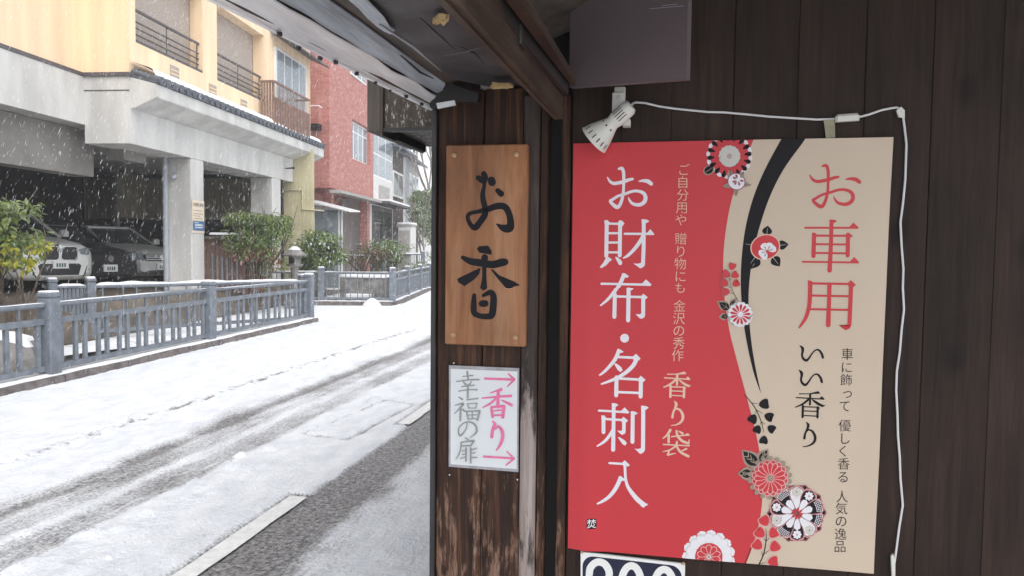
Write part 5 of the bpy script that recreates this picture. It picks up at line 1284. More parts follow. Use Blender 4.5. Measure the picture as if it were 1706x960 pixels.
# =================================================================== RED BRICK BUILDING AND THE HOUSES BEYOND
def frame_thing(nm, fr, label, cat): return thing(nm, (fr.P.x, fr.P.y, 0), label, cat, rz=math.pi/2-fr.head)
RBp = at_depth(549, 312, 24.5); RB = Frame((RBp.x, RBp.y), -5.5)
rb = frame_thing('red_brick_building', RB, 'red brick building with an overhanging upper floor and tall windows', 'building')
zl_ = RB.hit_v(549, 312, 0)[1]; uR = RB.hit_v(622, 332, 0)[0]; vF = RB.hit_u(508, 312, 0)[0]
print('RB', RB.P, zl_, uR, vF)
def bld(root): return lambda mb, nm, mt, **k: mb.build(nm, mt, root, local=True, **k)
R_ = bld(rb)
wins = [(YB and RB.hit_v(587, 193, 0), RB.hit_v(617, 275, 0)), (RB.hit_v(583, 118, 0), RB.hit_v(608, 142, 0))]
print('wins', wins)
w0, w1 = wins[0]
wz1 = (RB.hit_v(588, 194, 0)[1]+RB.hit_v(616, 218, 0)[1])/2; wz0 = (RB.hit_v(588, 262, 0)[1]+RB.hit_v(616, 277, 0)[1])/2
m = MB()
LB(m, 0, w0[0], -.3, 0, zl_, 14); LB(m, w1[0], uR, -.3, 0, zl_, 14); LB(m, w0[0], w1[0], -.3, 0, zl_, wz0); LB(m, w0[0], w1[0], -.3, 0, wz1, 14)
LB(m, 0, .3, vF, -.3, zl_, 14); LB(m, uR-.3, uR, -6, -.3, zl_, 14)
LB(m, .3, uR-.3, -6, -.3, zl_, zl_+.2)
R_(m, 'upper_wall', 'red_brick')
m = MB(); LB(m, w0[0], w1[0], -.22, -.14, wz0, wz1); wd_ = R_(m, 'window', 'white_frame')
m = MB(); k = 4; s_ = (w1[0]-w0[0])/k
for i in range(k):
    LB(m, w0[0]+s_*i+.06, w0[0]+s_*(i+1)-.06, -.139, -.132, wz0+.08, wz0+(wz1-wz0)*.72); LB(m, w0[0]+s_*i+.06, w0[0]+s_*(i+1)-.06, -.139, -.132, wz0+(wz1-wz0)*.76, wz1-.07)
m.build('pane', 'glass', wd_, local=True)
uz = RB.hit_v(583, 118, 0); ub_ = RB.hit_v(608, 142, 0)
m = MB(); LB(m, uz[0], ub_[0], .001, .05, ub_[1], uz[1]+.8); wd2 = R_(m, 'window', 'white_frame')
m = MB()
for i in range(3): s2 = (ub_[0]-uz[0])/3; LB(m, uz[0]+s2*i+.05, uz[0]+s2*(i+1)-.05, .051, .056, ub_[1]+.06, uz[1]+.7)
m.build('pane', 'glass', wd2, local=True)
# small ledge on the front end wall
lv0, lz0 = RB.hit_u(516, 185, 0); lv1, _ = RB.hit_u(537, 185, 0)
m = MB(); LB(m, -.35, -.001, lv0, lv1, lz0-.45, lz0+.1); R_(m, 'wall_box', 'red_brick'); m = MB(); LB(m, -.34, -.002, lv0+.02, lv1-.02, lz0-.62, lz0-.452); R_(m, 'vent_hood', 'slot')
m = MB(); LB(m, -.34, -.005, lv0, lv1, lz0+.101, lz0+.14); R_(m, 'ledge_snow', 'snow')
# ground floor set back, shop window, lean canopy
m = MB(); LB(m, .2, uR, -1.6, -1.3, 0, zl_-.002); LB(m, .2, .5, vF, -1.6, 0, zl_-.002); R_(m, 'lower_wall', 'red_brick')
sp = [RB.hit_u(522, 345, -.6), RB.hit_u(571, 440, -.6)]
m = MB(); LB(m, -.62, -.58, sp[0][0], sp[1][0]-.0, .2, sp[0][1]); gl = R_(m, 'shop_window', 'white_frame')
m = MB(); LB(m, -.625, -.621, sp[0][0]+.06, (sp[0][0]+sp[1][0])/2+.35, .3, sp[0][1]-.08); LB(m, -.625, -.621, (sp[0][0]+sp[1][0])/2+.4, sp[1][0]-.05, .3, sp[0][1]-.08); m.build('pane', 'glass', gl, local=True)
m = MB(); a_v, b_v = sp[0][0]-.1, RB.hit_u(588, 350, -.6)[0]; zc_ = sp[0][1]+.06
m.hexa([Vector(p) for p in ((-.95, -a_v, zc_+.12), (-.95, -b_v, zc_-.22), (.2, -b_v, zc_-.16), (.2, -a_v, zc_+.18), (-.95, -a_v, zc_+.16), (-.95, -b_v, zc_-.18), (.2, -b_v, zc_-.12), (.2, -a_v, zc_+.22))]); R_(m, 'canopy', 'white_frame')
m = MB(); LB(m, .6, .9, -.45, -.15, 0, zl_-.003); R_(m, 'brick_pier', 'red_brick'); m = MB(); LB(m, uR-.5, uR-.2, -.4, -.1, 0, zl_-.003); R_(m, 'brick_pier', 'red_brick')
m = MB(); LB(m, 1.1, uR-.6, -1.299, -1.26, .1, zl_-.3); dr = R_(m, 'shopfront', 'white_frame')
m = MB()
for i in range(4): s2 = (uR-1.7)/4; LB(m, 1.15+s2*i, 1.1+s2*(i+1), -1.259, -1.25, .3, zl_-.45)
m.build('pane', 'glass', dr, local=True)
m = MB(); LB(m, .05, uR, -.02, .35, zl_-.16, zl_-.06); R_(m, 'street_canopy', 'grey_wall')
# white fronted house with a glass upper storey
Wp = RB.w(uR+.05, -.15, 0); WB = Frame((Wp.x, Wp.y), -7)
wb_ = frame_thing('glass_front_house', WB, 'white fronted house with tall glass panes upstairs beside the red building', 'building'); W__ = bld(wb_)
zA = WB.hit_v(636, 298, 0)[1]; zB = WB.hit_v(636, 228, 0)[1]; uW = WB.hit_v(655, 250, 0)[0]
print('WB', zA, zB, uW)
m = MB(); LB(m, 0, uW, -6, 0, 0, zA); LB(m, 0, uW, -6, -.25, zA+.001, zB+.6); W__(m, 'wall', 'white_wall')
m = MB(); LB(m, .05, uW-.05, -.249, -.02, zA+.002, zB+.2); gw = W__(m, 'glass_bay', 'white_frame'); m = MB()
for i in range(3):
    s2 = (uW-.2)/3
    for z0__, z1__ in ((zA+.1, zA+(zB-zA)*.52), (zA+(zB-zA)*.56, zB+.1)): LB(m, .1+s2*i+.05, .1+s2*(i+1)-.05, -.019, -.012, z0__, z1__)
m.build('pane', 'glass', gw, local=True)
m = MB(); LB(m, .3, uW-.3, .001, .04, .3, zA-1.2); df = W__(m, 'shopfront', 'dark_wood'); m = MB(); LB(m, .5, uW*.5, .041, .046, .6, zA-1.4); LB(m, uW*.55, uW-.5, .041, .046, .3, zA-1.4); m.build('pane', 'glass_dark', df, local=True)
m = MB(); LB(m, uW*.35, uW*.75, .001, .09, zA-1.0, zA-.3); W__(m, 'sign_panel', 'grey_wall')
m = MB(); LB(m, 0, uW, .001, .8, zA-1.15, zA-1.05); W__(m, 'street_canopy', 'dark_trim'); m = MB(); LB(m, 0.02, uW-.02, .02, .79, zA-1.049, zA-.98); W__(m, 'canopy_snow', 'snow')
# dark timber house
Tp = WB.w(uW+.05, -.1, 0); TB = Frame((Tp.x, Tp.y), -8); tb = frame_thing('timber_house', TB, 'narrow dark timber house beyond the glass front', 'building'); T_ = bld(tb)
zR = TB.hit_v(660, 250, 0)[1]; uT = TB.hit_v(672, 300, 0)[0]
m = MB(); LB(m, 0, uT, -5, 0, 0, zR); T_(m, 'wall', 'dark_wood')
m = MB(); m.hexa([Vector(p) for p in ((-.3, -.7, zR-.15), (uT+.2, -.7, zR-.15), (uT+.2, 3, zR+1.1), (-.3, 3, zR+1.1), (-.3, -.7, zR-.03), (uT+.2, -.7, zR-.03), (uT+.2, 3, zR+1.22), (-.3, 3, zR+1.22))]); T_(m, 'roof', 'tile')
m = MB(); m.hexa([Vector(p) for p in ((-.3, -.66, zR-.025), (uT+.2, -.66, zR-.025), (uT+.2, 3, zR+1.225), (-.3, 3, zR+1.225), (-.3, -.6, zR+.07), (uT+.2, -.6, zR+.07), (uT+.2, 3, zR+1.32), (-.3, 3, zR+1.32))]); T_(m, 'roof_snow', 'snow')
m = MB(); LB(m, .3, uT-.3, .001, .05, zR-2.2, zR-1.0); wt = T_(m, 'window', 'white_frame'); m = MB(); LB(m, .4, uT*.5-.04, .051, .056, zR-2.1, zR-1.1); LB(m, uT*.5+.04, uT-.4, .051, .056, zR-2.1, zR-1.1); m.build('pane', 'glass_dark', wt, local=True)
m = MB(); LB(m, -.1, uT, .001, .7, 2.6, 2.7); T_(m, 'street_canopy', 'dark_trim')
# far house with a tiled roof: gable end towards us
HP = at_depth(676, 262, 46); HB = Frame((HP.x, HP.y), -9); hbo = frame_thing('far_house', HB, 'pale far two storey house with grey roof and a column of white windows', 'building'); H_ = bld(hbo)
zh = HB.hit_v(676, 262, 0)[1]; uH = HB.hit_v(697, 280, 0)[0]; vH = HB.hit_u(655, 262, 0)[0]
print('HB', HB.P, zh, uH, vH)
m = MB(); LB(m, 0, uH, vH-2, 0, 0, zh); H_(m, 'wall', 'white_wall')
m = MB(); LB(m, 0.01, uH, .001, .02, 0, zh); H_(m, 'side_cladding', 'grey_wall')
m = MB(); m.hexa([Vector(p) for p in ((-.5, -.6, zh-.1), (uH+.4, -.6, zh-.1), (uH+.4, 4, zh+1.7), (-.5, 4, zh+1.7), (-.5, -.6, zh+.05), (uH+.4, -.6, zh+.05), (uH+.4, 4, zh+1.85), (-.5, 4, zh+1.85))]); H_(m, 'roof', 'tile')
m = MB(); m.hexa([Vector(p) for p in ((-.5, -.55, zh+.055), (uH+.4, -.55, zh+.055), (uH+.4, 4, zh+1.855), (-.5, 4, zh+1.855), (-.5, -.5, zh+.16), (uH+.4, -.5, zh+.16), (uH+.4, 4, zh+1.95), (-.5, 4, zh+1.95))]); H_(m, 'roof_snow', 'snow')
for i in range(3):
    m = MB(); x = uH*(.2+.27*i); LB(m, x, x+uH*.18, .021, .06, zh-2.6, zh-.8); wt = H_(m, 'window', 'white_frame'); m = MB(); LB(m, x+.08, x+uH*.18-.08, .061, .066, zh-2.5, zh-.9); m.build('pane', 'glass', wt, local=True)
m = MB(); m.hexa([Vector(p) for p in ((0, 0, zh-4.4), (uH, 0, zh-4.4), (uH, -1.1, zh-4.8), (0, -1.1, zh-4.8), (0, 0, zh-4.25), (uH, 0, zh-4.25), (uH, -1.1, zh-4.65), (0, -1.1, zh-4.65))]); H_(m, 'lower_roof', 'tile')
m = MB(); LB(m, uH*.1, uH*.9, .021, .05, .3, 2.3); H_(m, 'shopfront', 'dark_wood')
m = MB(); m.tube([Vector((-.05, -.06, 0)), Vector((-.05, -.06, zh))], .06, 8); H_(m, 'downpipe', 'pipe_grey')
# pale house closing the street far off
FP = at_depth(712, 300, 75)
FB = Frame((FP.x, FP.y), 20); fo = frame_thing('end_house', FB, 'blurred pale house at the end of the street behind bare branches', 'building'); F_ = bld(fo)
m = MB(); LB(m, 0, 9, -2, 8, 0, 7.5); F_(m, 'wall', 'white_wall')
m = MB(); m.hexa([Vector(p) for p in ((-.6, -9, 7.4), (9.6, -9, 7.4), (9.6, -3, 9.6), (-.6, -3, 9.6), (-.6, -9, 7.6), (9.6, -9, 7.6), (9.6, -3, 9.8), (-.6, -3, 9.8))]); F_(m, 'roof', 'tile')
m = MB(); LB(m, -.03, -.001, 1, 3, 4.2, 5.6); F_(m, 'window', 'glass_dark'); m = MB(); LB(m, -.03, -.001, 4.5, 6.5, 4.2, 5.6); F_(m, 'window', 'glass_dark')
# white cabinet by the far railing
c0 = on_z(675, 412, .2)
ub = thing('utility_cabinet', at_depth(664, 410, 34)*1, 'pale boxy roadside cabinet with snow on top beyond the railings', 'cabinet')
P0 = at_depth(663, 410, 33); P1 = at_depth(687, 374, 33); ub.location = (P0.x, P0.y, 0); MI[ub.name] = ub.matrix_basis.inverted()
m = MB(); m.bbox(P0.x, P1.x, P0.y, P0.y+.7, 0, P1.z-.05, .02); m.build('case', 'white_wall', ub); m = MB(); m.bbox(P0.x-.05, P1.x+.05, P0.y-.05, P0.y+.75, P1.z-.049, P1.z+.03, .02); m.build('lid', 'grey_wall', ub)
m = MB(); m.bbox(P0.x-.04, P1.x+.04, P0.y-.04, P0.y+.74, P1.z+.031, P1.z+.10, .03); m.build('snow_cap', 'snow', ub)
m = MB(); m.box(P0.x+.06, P1.x-.06, P0.y-.012, P0.y-.002, .25, P1.z-.25); m.build('door', 'grey_wall', ub)

# =================================================================== SMALL THINGS BY THE CANAL
# dark fence between the pillars
f0, f1 = at_depth(322, 460, 17.2), at_depth(392, 460, 17.9)
fe = thing('dark_fence', (f0.x, f0.y, .1), 'dark brown board fence with pale upright laths behind the concrete pillar', 'fence')
a, c = Vector((f0.x, f0.y, 0)), Vector((f1.x+.5, f1.y+.2, 0)); d = (c-a).normalized(); nrm = d.cross(U); k = 15; zt_ = at_depth(350, 398, 17.4).z
m = MB()
for i in range(k):
    p, q = a.lerp(c, i/k), a.lerp(c, (i+.93)/k); m.hexa([p+U*.1, q+U*.1, q-nrm*.03+U*.1, p-nrm*.03+U*.1, p+U*zt_, q+U*zt_, q-nrm*.03+U*zt_, p-nrm*.03+U*zt_])
m.build('boards', 'balcony_brown', fe)
for i in range(6):
    p = a.lerp(c, .28+.075*i)+nrm*.03; m = MB(); h = zt_-.35-.03*i; m.box(p.x-.016, p.x+.016, p.y-.012, p.y+.012, .2, h); m.build('lath', 'pipe_grey', fe)
m = MB(); m.hexa([a+nrm*.12+U*(zt_+.001), c+nrm*.12+U*(zt_+.001), c-nrm*.15+U*(zt_+.001), a-nrm*.15+U*(zt_+.001), a+nrm*.1+U*(zt_+.05), c+nrm*.1+U*(zt_+.05), c-nrm*.15+U*(zt_+.08), a-nrm*.15+U*(zt_+.08)]); m.build('cap_board', 'dark_wood', fe)
m = MB(); m.bbox(a.x+.5, a.x+1.15, a.y-.15, a.y+.25, zt_+.10, zt_+.15, .03); m.build('snow_cap', 'snow', fe)
# stone lantern
lp = at_depth(491, 462, 19.2); sc_ = 19.2/F; zg = .05
sl_ = thing('stone_lantern', (lp.x, lp.y, zg), 'grey stone garden lantern with a little snow on top between the shrubs', 'lantern')
def L3(nm, prof, mt, n=6): mm_ = MB(); mm_.lathe(prof, (lp.x, lp.y, 0), (0, 0, 1), n); return mm_.build(nm, mt, sl_)
zT_ = at_depth(491, 411, 19.2).z
L3('base', [(zg, .28), (zg+.12, .28), (zg+.16, .2), (zg+.16, .01)], 'stone'); L3('shaft', [(zg+.16, .11), (zT_-.52, .1), (zT_-.50, .2), (zT_-.44, .24), (zT_-.44, .01)], 'stone', 10)
L3('light_box', [(zT_-.44, .16), (zT_-.24, .16), (zT_-.24, .01)], 'stone'); L3('cap', [(zT_-.24, .30), (zT_-.20, .33), (zT_-.08, .16), (zT_-.02, .08), (zT_, .01)], 'stone'); L3('snow_cap', [(zT_-.075, .165), (zT_-.05, .15), (zT_+.012, .07), (zT_+.02, .001)], 'snow', 8)
m = MB(); m.box(lp.x-.07, lp.x+.07, lp.y-.165, lp.y-.15, zT_-.41, zT_-.28); m.build('opening', 'slot', sl_)
# rocks by the canal on the left, with snow
def rock(x, y, z, sx, sy, sz, seed, label, cap=True):
    m = MB(); rows = []
    for i in range(9):
        th = math.pi*i/8; row = []
        for k in range(15):
            ph = TAU*k/14; v = Vector((math.sin(th)*math.cos(ph), math.sin(th)*math.sin(ph), math.cos(th))); f = 1+.3*noise.noise(v*1.6+Vector((seed, 0, 0)))
            row.append((x+v.x*sx*f, y+v.y*sy*f, z+max(-.2, v.z)*sz*f))
        rows.append(row)
    m.grid(rows); o = ident(tag(m.build('garden_rock', 'stone', smooth=True), label, 'rock'))
    if cap:
        m = MB(); m.grid([[(px_+(x-px_)*.06, py_+(y-py_)*.06, pz_+.05) for px_, py_, pz_ in r] for r in rows[:4]]); m.build('snow_cap', 'snow', o, True)
    return o
p = at_depth(5, 520, 9.6); rock(p.x, p.y, -.1, .5, .45, .55, 2, 'large grey rock under snow at the left canal bank')
p = at_depth(52, 548, 9.9); rock(p.x, p.y, -.35, .28, .3, .36, 5, 'smaller rock with a round snow cap behind the first railing post')
p = at_depth(560, 470, 21.5); 
# stone trough under snow beyond the bridge
tp0, tp1 = at_depth(566, 490, 21.6), at_depth(644, 462, 21.6)
tr = thing('stone_trough', (tp0.x, tp0.y, 0), 'low dark stone wall block with snow along its top behind the bridge railing', 'wall')
m = MB(); m.bbox(tp0.x, tp1.x, tp0.y, tp0.y+.6, -.05, tp1.z, .02); m.build('block', 'stone', tr); m = MB(); m.bbox(tp0.x-.03, tp1.x+.03, tp0.y-.03, tp0.y+.63, tp1.z+.001, tp1.z+.08, .04); m.build('snow_cap', 'snow', tr)
m = MB(); m.bbox(tp0.x+.3, tp0.x+1.0, tp0.y-.35, tp0.y-.01, .15, .24, .02); m.build('step', 'snow', tr)

# =================================================================== CARS
def make_car(nm, label, paint, suv, loc, rz):
    root = thing(nm, loc, label, 'car', 'cars parked in the garage', rz); Lh, Wd = (2.3, .94) if suv else (2.2, .87); hz = 1.12 if suv else .98; rf = 1.68 if suv else 1.5
    st = [(Lh, .62, .34, hz-.30), (Lh-.06, .74, .27, hz-.22), (Lh-.18, .84, .24, hz-.12), (Lh-.45, Wd-.03, .24, hz-.04), (Lh-.9, Wd, .24, hz+.03), (Lh-1.45, Wd, .24, hz+.10), (0, Wd, .24, hz+.12), (-Lh+.9, Wd, .24, hz+.12), (-Lh+.2, Wd-.04, .28, hz+.1), (-Lh, Wd-.14, .4, hz)]
    rows = []
    for x, hw, zb__, zt__ in st:
        ring = []
        for k in range(28):
            a = TAU*k/28; c, s__ = math.cos(a), math.sin(a); e = .42
            ring.append((x, hw*abs(c)**e*(1 if c >= 0 else -1), (zb__+zt__)/2+(zt__-zb__)/2*abs(s__)**(.5 if s__ > 0 else .35)*(1 if s__ >= 0 else -1)))
        rows.append(ring+[ring[0]])
    m = MB(); m.grid(rows); m.add(rows[0][:-1], [tuple(range(28))]); m.add(rows[-1][:-1], [tuple(range(28))]); body = m.build('body', paint, root, True, local=True)
    # cabin glass and roof
    hb_ = hz+.06
    gl_ = [(Lh-1.25, Wd-.14, hb_), (Lh-2.0, Wd-.26, rf-.05), (-Lh+.95, Wd-.26, rf-.05), (-Lh+.25, Wd-.16, hb_)]
    m = MB(); vs = []
    for x, hw, z in gl_: vs += [(x, -hw, z), (x, hw, z)]
    m.add(vs, [(0, 1, 3, 2), (2, 3, 5, 4), (4, 5, 7, 6), (0, 2, 4, 6), (1, 7, 5, 3), (0, 6, 7, 1)]); m.build('cabin_glass', 'glass_dark', root, local=True)
    m = MB(); m.bbox(-Lh+.9, Lh-1.95, -(Wd-.24), Wd-.24, rf-.06, rf, .03)
    for s__ in (-1, 1): m.tube([(Lh-1.22, s__*(Wd-.13), hb_), (Lh-1.98, s__*(Wd-.25), rf-.03)], .035, 6); m.tube([(-Lh+.25, s__*(Wd-.15), hb_), (-Lh+.95, s__*(Wd-.25), rf-.03)], .045, 6)
    m.build('roof', paint, root, local=True)
    def pf(y):
        ay = abs(y); t = [(0, Lh+.002), (.5, Lh), (.62, Lh-.01), (.74, Lh-.07), (.84, Lh-.19), (Wd-.02, Lh-.46)]
        for i in range(5):
            if ay <= t[i+1][0]: f = (ay-t[i][0])/(t[i+1][0]-t[i][0]); return t[i][1]+(t[i+1][1]-t[i][1])*f
        return t[-1][1]
    def patch(name, pts, mt, th=.015, par=None, lift=0.0):
        m = MB(); n_ = len(pts); back = [(pf(y)-.10+lift, y, z) for y, z in pts]; front = [(pf(y)+th+lift, y, z) for y, z in pts]
        cy_, cz_ = sum(p[0] for p in pts)/n_, sum(p[1] for p in pts)/n_
        m.add(back+front+[(pf(cy_)+th+lift, cy_, cz_)], [(i, (i+1) % n_, n_+(i+1) % n_, n_+i) for i in range(n_)]+[(n_+i, n_+(i+1) % n_, 2*n_) for i in range(n_)])
        return m.build(name, mt, par or root, local=True)
    def rrect(y0, y1, z0, z1, r=.05): 
        o = []
        for cy_, cz_, a0 in ((y1-r, z1-r, 0), (y0+r, z1-r, 90), (y0+r, z0+r, 180), (y1-r, z0+r, 270)):
            for i in range(4): a = math.radians(a0+30*i); o.append((cy_+r*math.cos(a), cz_+r*math.sin(a)))
        return o
    if suv:
        for s__ in (-1, 1):
            y0, y1 = sorted((s__*.03, s__*.37)); g_ = patch('grille', rrect(y0-.015, y1+.015, .66, .97, .07), 'chrome', .012); patch('grille_insert', rrect(y0+.005, y1-.005, .68, .95, .06), 'car_black', .02, g_)
            patch('headlight', [(s__*.46, .80), (s__*.46, .90), (s__*.62, .93), (s__*.84, .93), (s__*.88, .86), (s__*.66, .79)], 'glass', .02)
            patch('side_intake', [(s__*.58, .40), (s__*.50, .32), (s__*.60, .56), (s__*.82, .58), (s__*.84, .44)], 'car_black', .012)
        patch('lower_intake', [(-.40, .36), (.40, .36), (.46, .56), (.40, .60), (-.40, .60), (-.46, .56)], 'car_black', .014)
        patch('emblem', [(.045*math.cos(TAU*i/12), .985+.045*math.sin(TAU*i/12)-.03) for i in range(12)], 'chrome', .03)
        patch('number_plate', rrect(-.165, .165, .50, .66, .01), 'plate_white', .035); 
    else:
        gr_ = patch('grille', rrect(-.50, .50, .62, .78, .05), 'car_black', .014)
        for z in (.655, .70, .745): patch('grille_bar', rrect(-.48, .48, z-.008, z+.008, .007), 'chrome' if paint != 'car_black' else 'iron_dark', .022, gr_)
        patch('emblem', [(.075*math.cos(TAU*i/14), .70+.075*math.sin(TAU*i/14)) for i in range(14)], 'chrome', .03)
        for s__ in (-1, 1): patch('headlight', [(s__*.54, .62), (s__*.55, .80), (s__*.70, .86), (s__*.80, .84), (s__*.78, .64)], 'glass', .02)
        patch('lower_intake', [(-.62, .30), (.62, .30), (.66, .42), (-.66, .42)], 'car_black', .014)
        patch('number_plate', rrect(-.165, .165, .40, .56, .01), 'plate_white', .035)
    m = MB()
    for i in range(4): m.box(Lh+.037, Lh+.041, -.10+.055*i, -.065+.055*i, (.53 if suv else .43), (.61 if suv else .51))
    m.build('plate_lettering', 'ink_green', root, local=True)
    for s__ in (-1, 1):
        m = MB(); m.bbox(Lh-1.5, Lh-1.32, s__*(Wd+.11)-.09, s__*(Wd+.11)+.09, hb_, hb_+.16, .04); m.build('mirror', paint, root, local=True)
        for x in (Lh-.85, -Lh+.85):
            m = MB(); m.lathe([(-.14, .18), (-.14, .36), (-.10, .385), (.08, .385), (.115, .36), (.115, .27)], (x, s__*(Wd-.10), .385), (0, s__, 0), 24); ty = m.build('wheel', 'rubber', root, True, local=True)
            m = MB(); m.lathe([(.09, .275), (.10, .27), (.06, .24), (.05, .06), (.075, .04), (.075, .001)], (x, s__*(Wd-.10), .385), (0, s__, 0), 20); m.build('rim', 'chrome', ty, True, local=True)
            m = MB(); m.lathe([(.0, .46), (.012, .46), (.012, .40)], (x, s__*(Wd-.012), .40), (0, s__, 0), 24); m.build('wheel_arch', 'car_black', root, local=True)
    return root
# noses point to the street
cz1 = .585
c1p = at_depth(100, 440, 15.4); ang = -math.radians(14)
make_car('white_suv', 'white off road car with twin dark grilles in the garage behind the yellow shrub', 'car_white', True, (c1p.x-2.3*math.cos(ang)-.0, c1p.y-2.3*math.sin(ang)+.0, cz1), ang)
c2p = at_depth(270, 440, 18.6)
make_car('silver_hatchback', 'silver small car with a slatted grille parked half behind the pillar', 'car_silver', False, (c2p.x-2.2*math.cos(ang), c2p.y-2.2*math.sin(ang), cz1), ang)
c3p = at_depth(186, 445, 16.7)
make_car('black_car', 'black car hardly visible in the gloom between the two pale cars', 'car_black', False, (c3p.x-2.25*math.cos(ang), c3p.y-2.25*math.sin(ang), cz1), ang)

# =================================================================== PLANTS
def leaf_mesh(mb, centres, n, size, mats, rnd_, droop=.3, narrow=.42):
    for _ in range(n):
        c, r = centres[rnd_.randrange(len(centres))]
        while True:
            v = Vector((rnd_.uniform(-1, 1), rnd_.uniform(-1, 1), rnd_.uniform(-1, 1)))
            if .25 < v.length < 1: break
        p = Vector(c)+Vector((v.x*r[0], v.y*r[1], v.z*r[2])); d = Vector((v.x+rnd_.uniform(-.6, .6), v.y+rnd_.uniform(-.6, .6), rnd_.uniform(-.7, .6)-droop)).normalized()
        sdv = d.cross(Vector((rnd_.uniform(-.5, .5), rnd_.uniform(-.5, .5), 1))).normalized(); nn_ = sdv.cross(d)
        l = size*rnd_.uniform(.6, 1.25); w_ = l*narrow
        mb.cur = mats[rnd_.randrange(len(mats))]
        mb.add([p, p+d*l*.45+sdv*w_*.5+nn_*l*.06, p+d*l-nn_*l*.12, p+d*l*.45-sdv*w_*.5+nn_*l*.06], [(0, 1, 2), (0, 2, 3)])
def branchy(mb, p0, d0, l, r, depth, rnd_, tips, spread=.55, up_=.1, minr=.004):
    pts = [p0]; d = d0.normalized(); k = 4
    for i in range(k): d = (d+Vector((rnd_.uniform(-1, 1), rnd_.uniform(-1, 1), rnd_.uniform(-.6, .8)))*.13+U*up_*.3).normalized(); pts.append(pts[-1]+d*l/k)
    mb.tube(pts, [max(minr, r*(1-.45*i/k)) for i in range(k+1)], 6 if r > .03 else 4, False)
    if depth == 0: tips.append(pts[-1]); tips.append(pts[2]); return
    for j in range(3 if depth > 1 else 2+rnd_.randrange(2)):
        q = pts[2+rnd_.randrange(3)] if j else pts[-1]; dd = (d+Vector((rnd_.uniform(-1, 1), rnd_.uniform(-1, 1), rnd_.uniform(-.5, .9)))*spread+U*up_).normalized()
        branchy(mb, q, dd, l*rnd_.uniform(.6, .8), r*.58, depth-1, rnd_, tips, spread, up_, minr)
def plant(nm, label, cat, base, h, rad, n, size, mats, seed, stems=5, crown_at=.55, group=None, depth=2, narrow=.42, clump=.3, bark='bark', droop=.3, extra=(), lo=None):
    r_ = random.Random(seed); root = thing(nm, base, label, cat, group); mb = MB(); tips = []; B = Vector(base)
    for i in range(stems):
        a = TAU*i/stems+r_.random(); d = Vector((math.cos(a)*rad*.6, math.sin(a)*rad*.6, h*.75)); branchy(mb, B+Vector((math.cos(a), math.sin(a), 0))*(.02 if stems == 1 else rad*.12), d if stems > 1 else Vector((.05, .02, 1)), h*(.5 if stems > 1 else crown_at*.85), .012*h+.008 if stems > 1 else .03*h, depth, r_, tips, .6, .12)
    mb.build('trunk' if stems == 1 else 'stems', bark, root, True)
    cs__ = []
    for t in tips:
        t = B+Vector(((t-B).x, (t-B).y, (t-B).z)); 
        q = Vector((t.x-B.x, t.y-B.y, 0)); 
        if q.length > rad: t = Vector((B.x, B.y, t.z))+q*(rad/q.length)
        t.z = min(t.z, B.z+h*.95)
        if lo and t.z < B.z+h*lo: continue
        cs__.append((t, (clump*rad, clump*rad, clump*rad*.8)))
    for i in range(int(10+rad*6)):
        a, z = r_.random()*TAU, r_.random(); rr = rad*math.sqrt(r_.random())*math.sin(math.pi*min(1, .18+.80*z)); cs__.append((B+Vector((rr*math.cos(a), rr*math.sin(a), (h*lo+z*h*(.97-lo)) if lo else h*(.25 if stems > 1 else crown_at*.75)+z*h*(.7 if stems > 1 else 1-crown_at*.78))), (clump*rad*r_.uniform(.7, 1.2),)*3))
    mb = MB(); names = list(dict.fromkeys(mats)); leaf_mesh(mb, cs__, n, size, [names.index(x) for x in mats], r_, droop, narrow); 
    mb.build('crown' if stems == 1 else 'foliage', names, root, fix=False)
    for (nm2, mt2, sub, n2) in extra:
        mb = MB(); cc = [c for c in cs__ if sub(c[0]-B)]
        if cc: leaf_mesh(mb, cc, n2, size, [0], r_, droop, narrow); mb.build(nm2, mt2, root, fix=False)
    return root
G = ['leaf_green']*2+['leaf_light']*4
b1 = at_depth(424, 470, 17.3)
plant('nandina_bush', 'wide feathery green bush with reddish sprays behind the bridge railing', 'bush', (b1.x, b1.y, .1), 2.25, .70, 5200, .118, G+['leaf_pale', 'leaf_pale'], 11, 8, clump=.26, narrow=.36, extra=(('red_sprays', 'leaf_red', lambda v: v.z < 1.45 and -.5 < v.x < .55 and v.y < .2, 500), ('pink_sprays', 'print_pink', lambda v: v.z < 1.3 and -.3 < v.x < .5 and v.y < 0, 90)))
b2 = at_depth(534, 470, 21.2)
plant('small_tree', 'small round evergreen tree on a forked trunk in front of the red building', 'tree', (b2.x-.1, b2.y, .05), 1.98, .74, 3600, .12, G+['leaf_light', 'leaf_snow'], 23, 1, .62, clump=.30, narrow=.45)
b3 = at_depth(12, 470, 10.6)
plant('maple_bush', 'leafy pale green bush at the left edge before the white car', 'bush', (b3.x-.30, b3.y, -.1), 2.30, .74, 2300, .115, ['leaf_light', 'leaf_pale', 'leaf_pale', 'leaf_light', 'leaf_pale'], 31, 4, clump=.26, narrow=.55, droop=.5, lo=.60)
b4 = at_depth(26, 425, 9.8)
plant('yellow_shrub', 'yellow leaved shrub in front of the pale green bush at the left edge', 'bush', (b4.x-.05, b4.y, -.1), 1.74, .36, 210, .115, ['leaf_yellow', 'leaf_yellow', 'leaf_yellow', 'leaf_light'], 37, 2, clump=.32, narrow=.6, droop=.5, lo=.78)
b5 = at_depth(606, 440, 26)
plant('brown_hedge', 'low brownish leafless hedge before the shop front of the red building', 'bush', (b5.x, b5.y+.4, .2), 1.35, .75, 1500, .10, ['leaf_red', 'bark', 'bark', 'leaf_light'], 41, 9, clump=.25, narrow=.3)
b6 = at_depth(648, 440, 28)
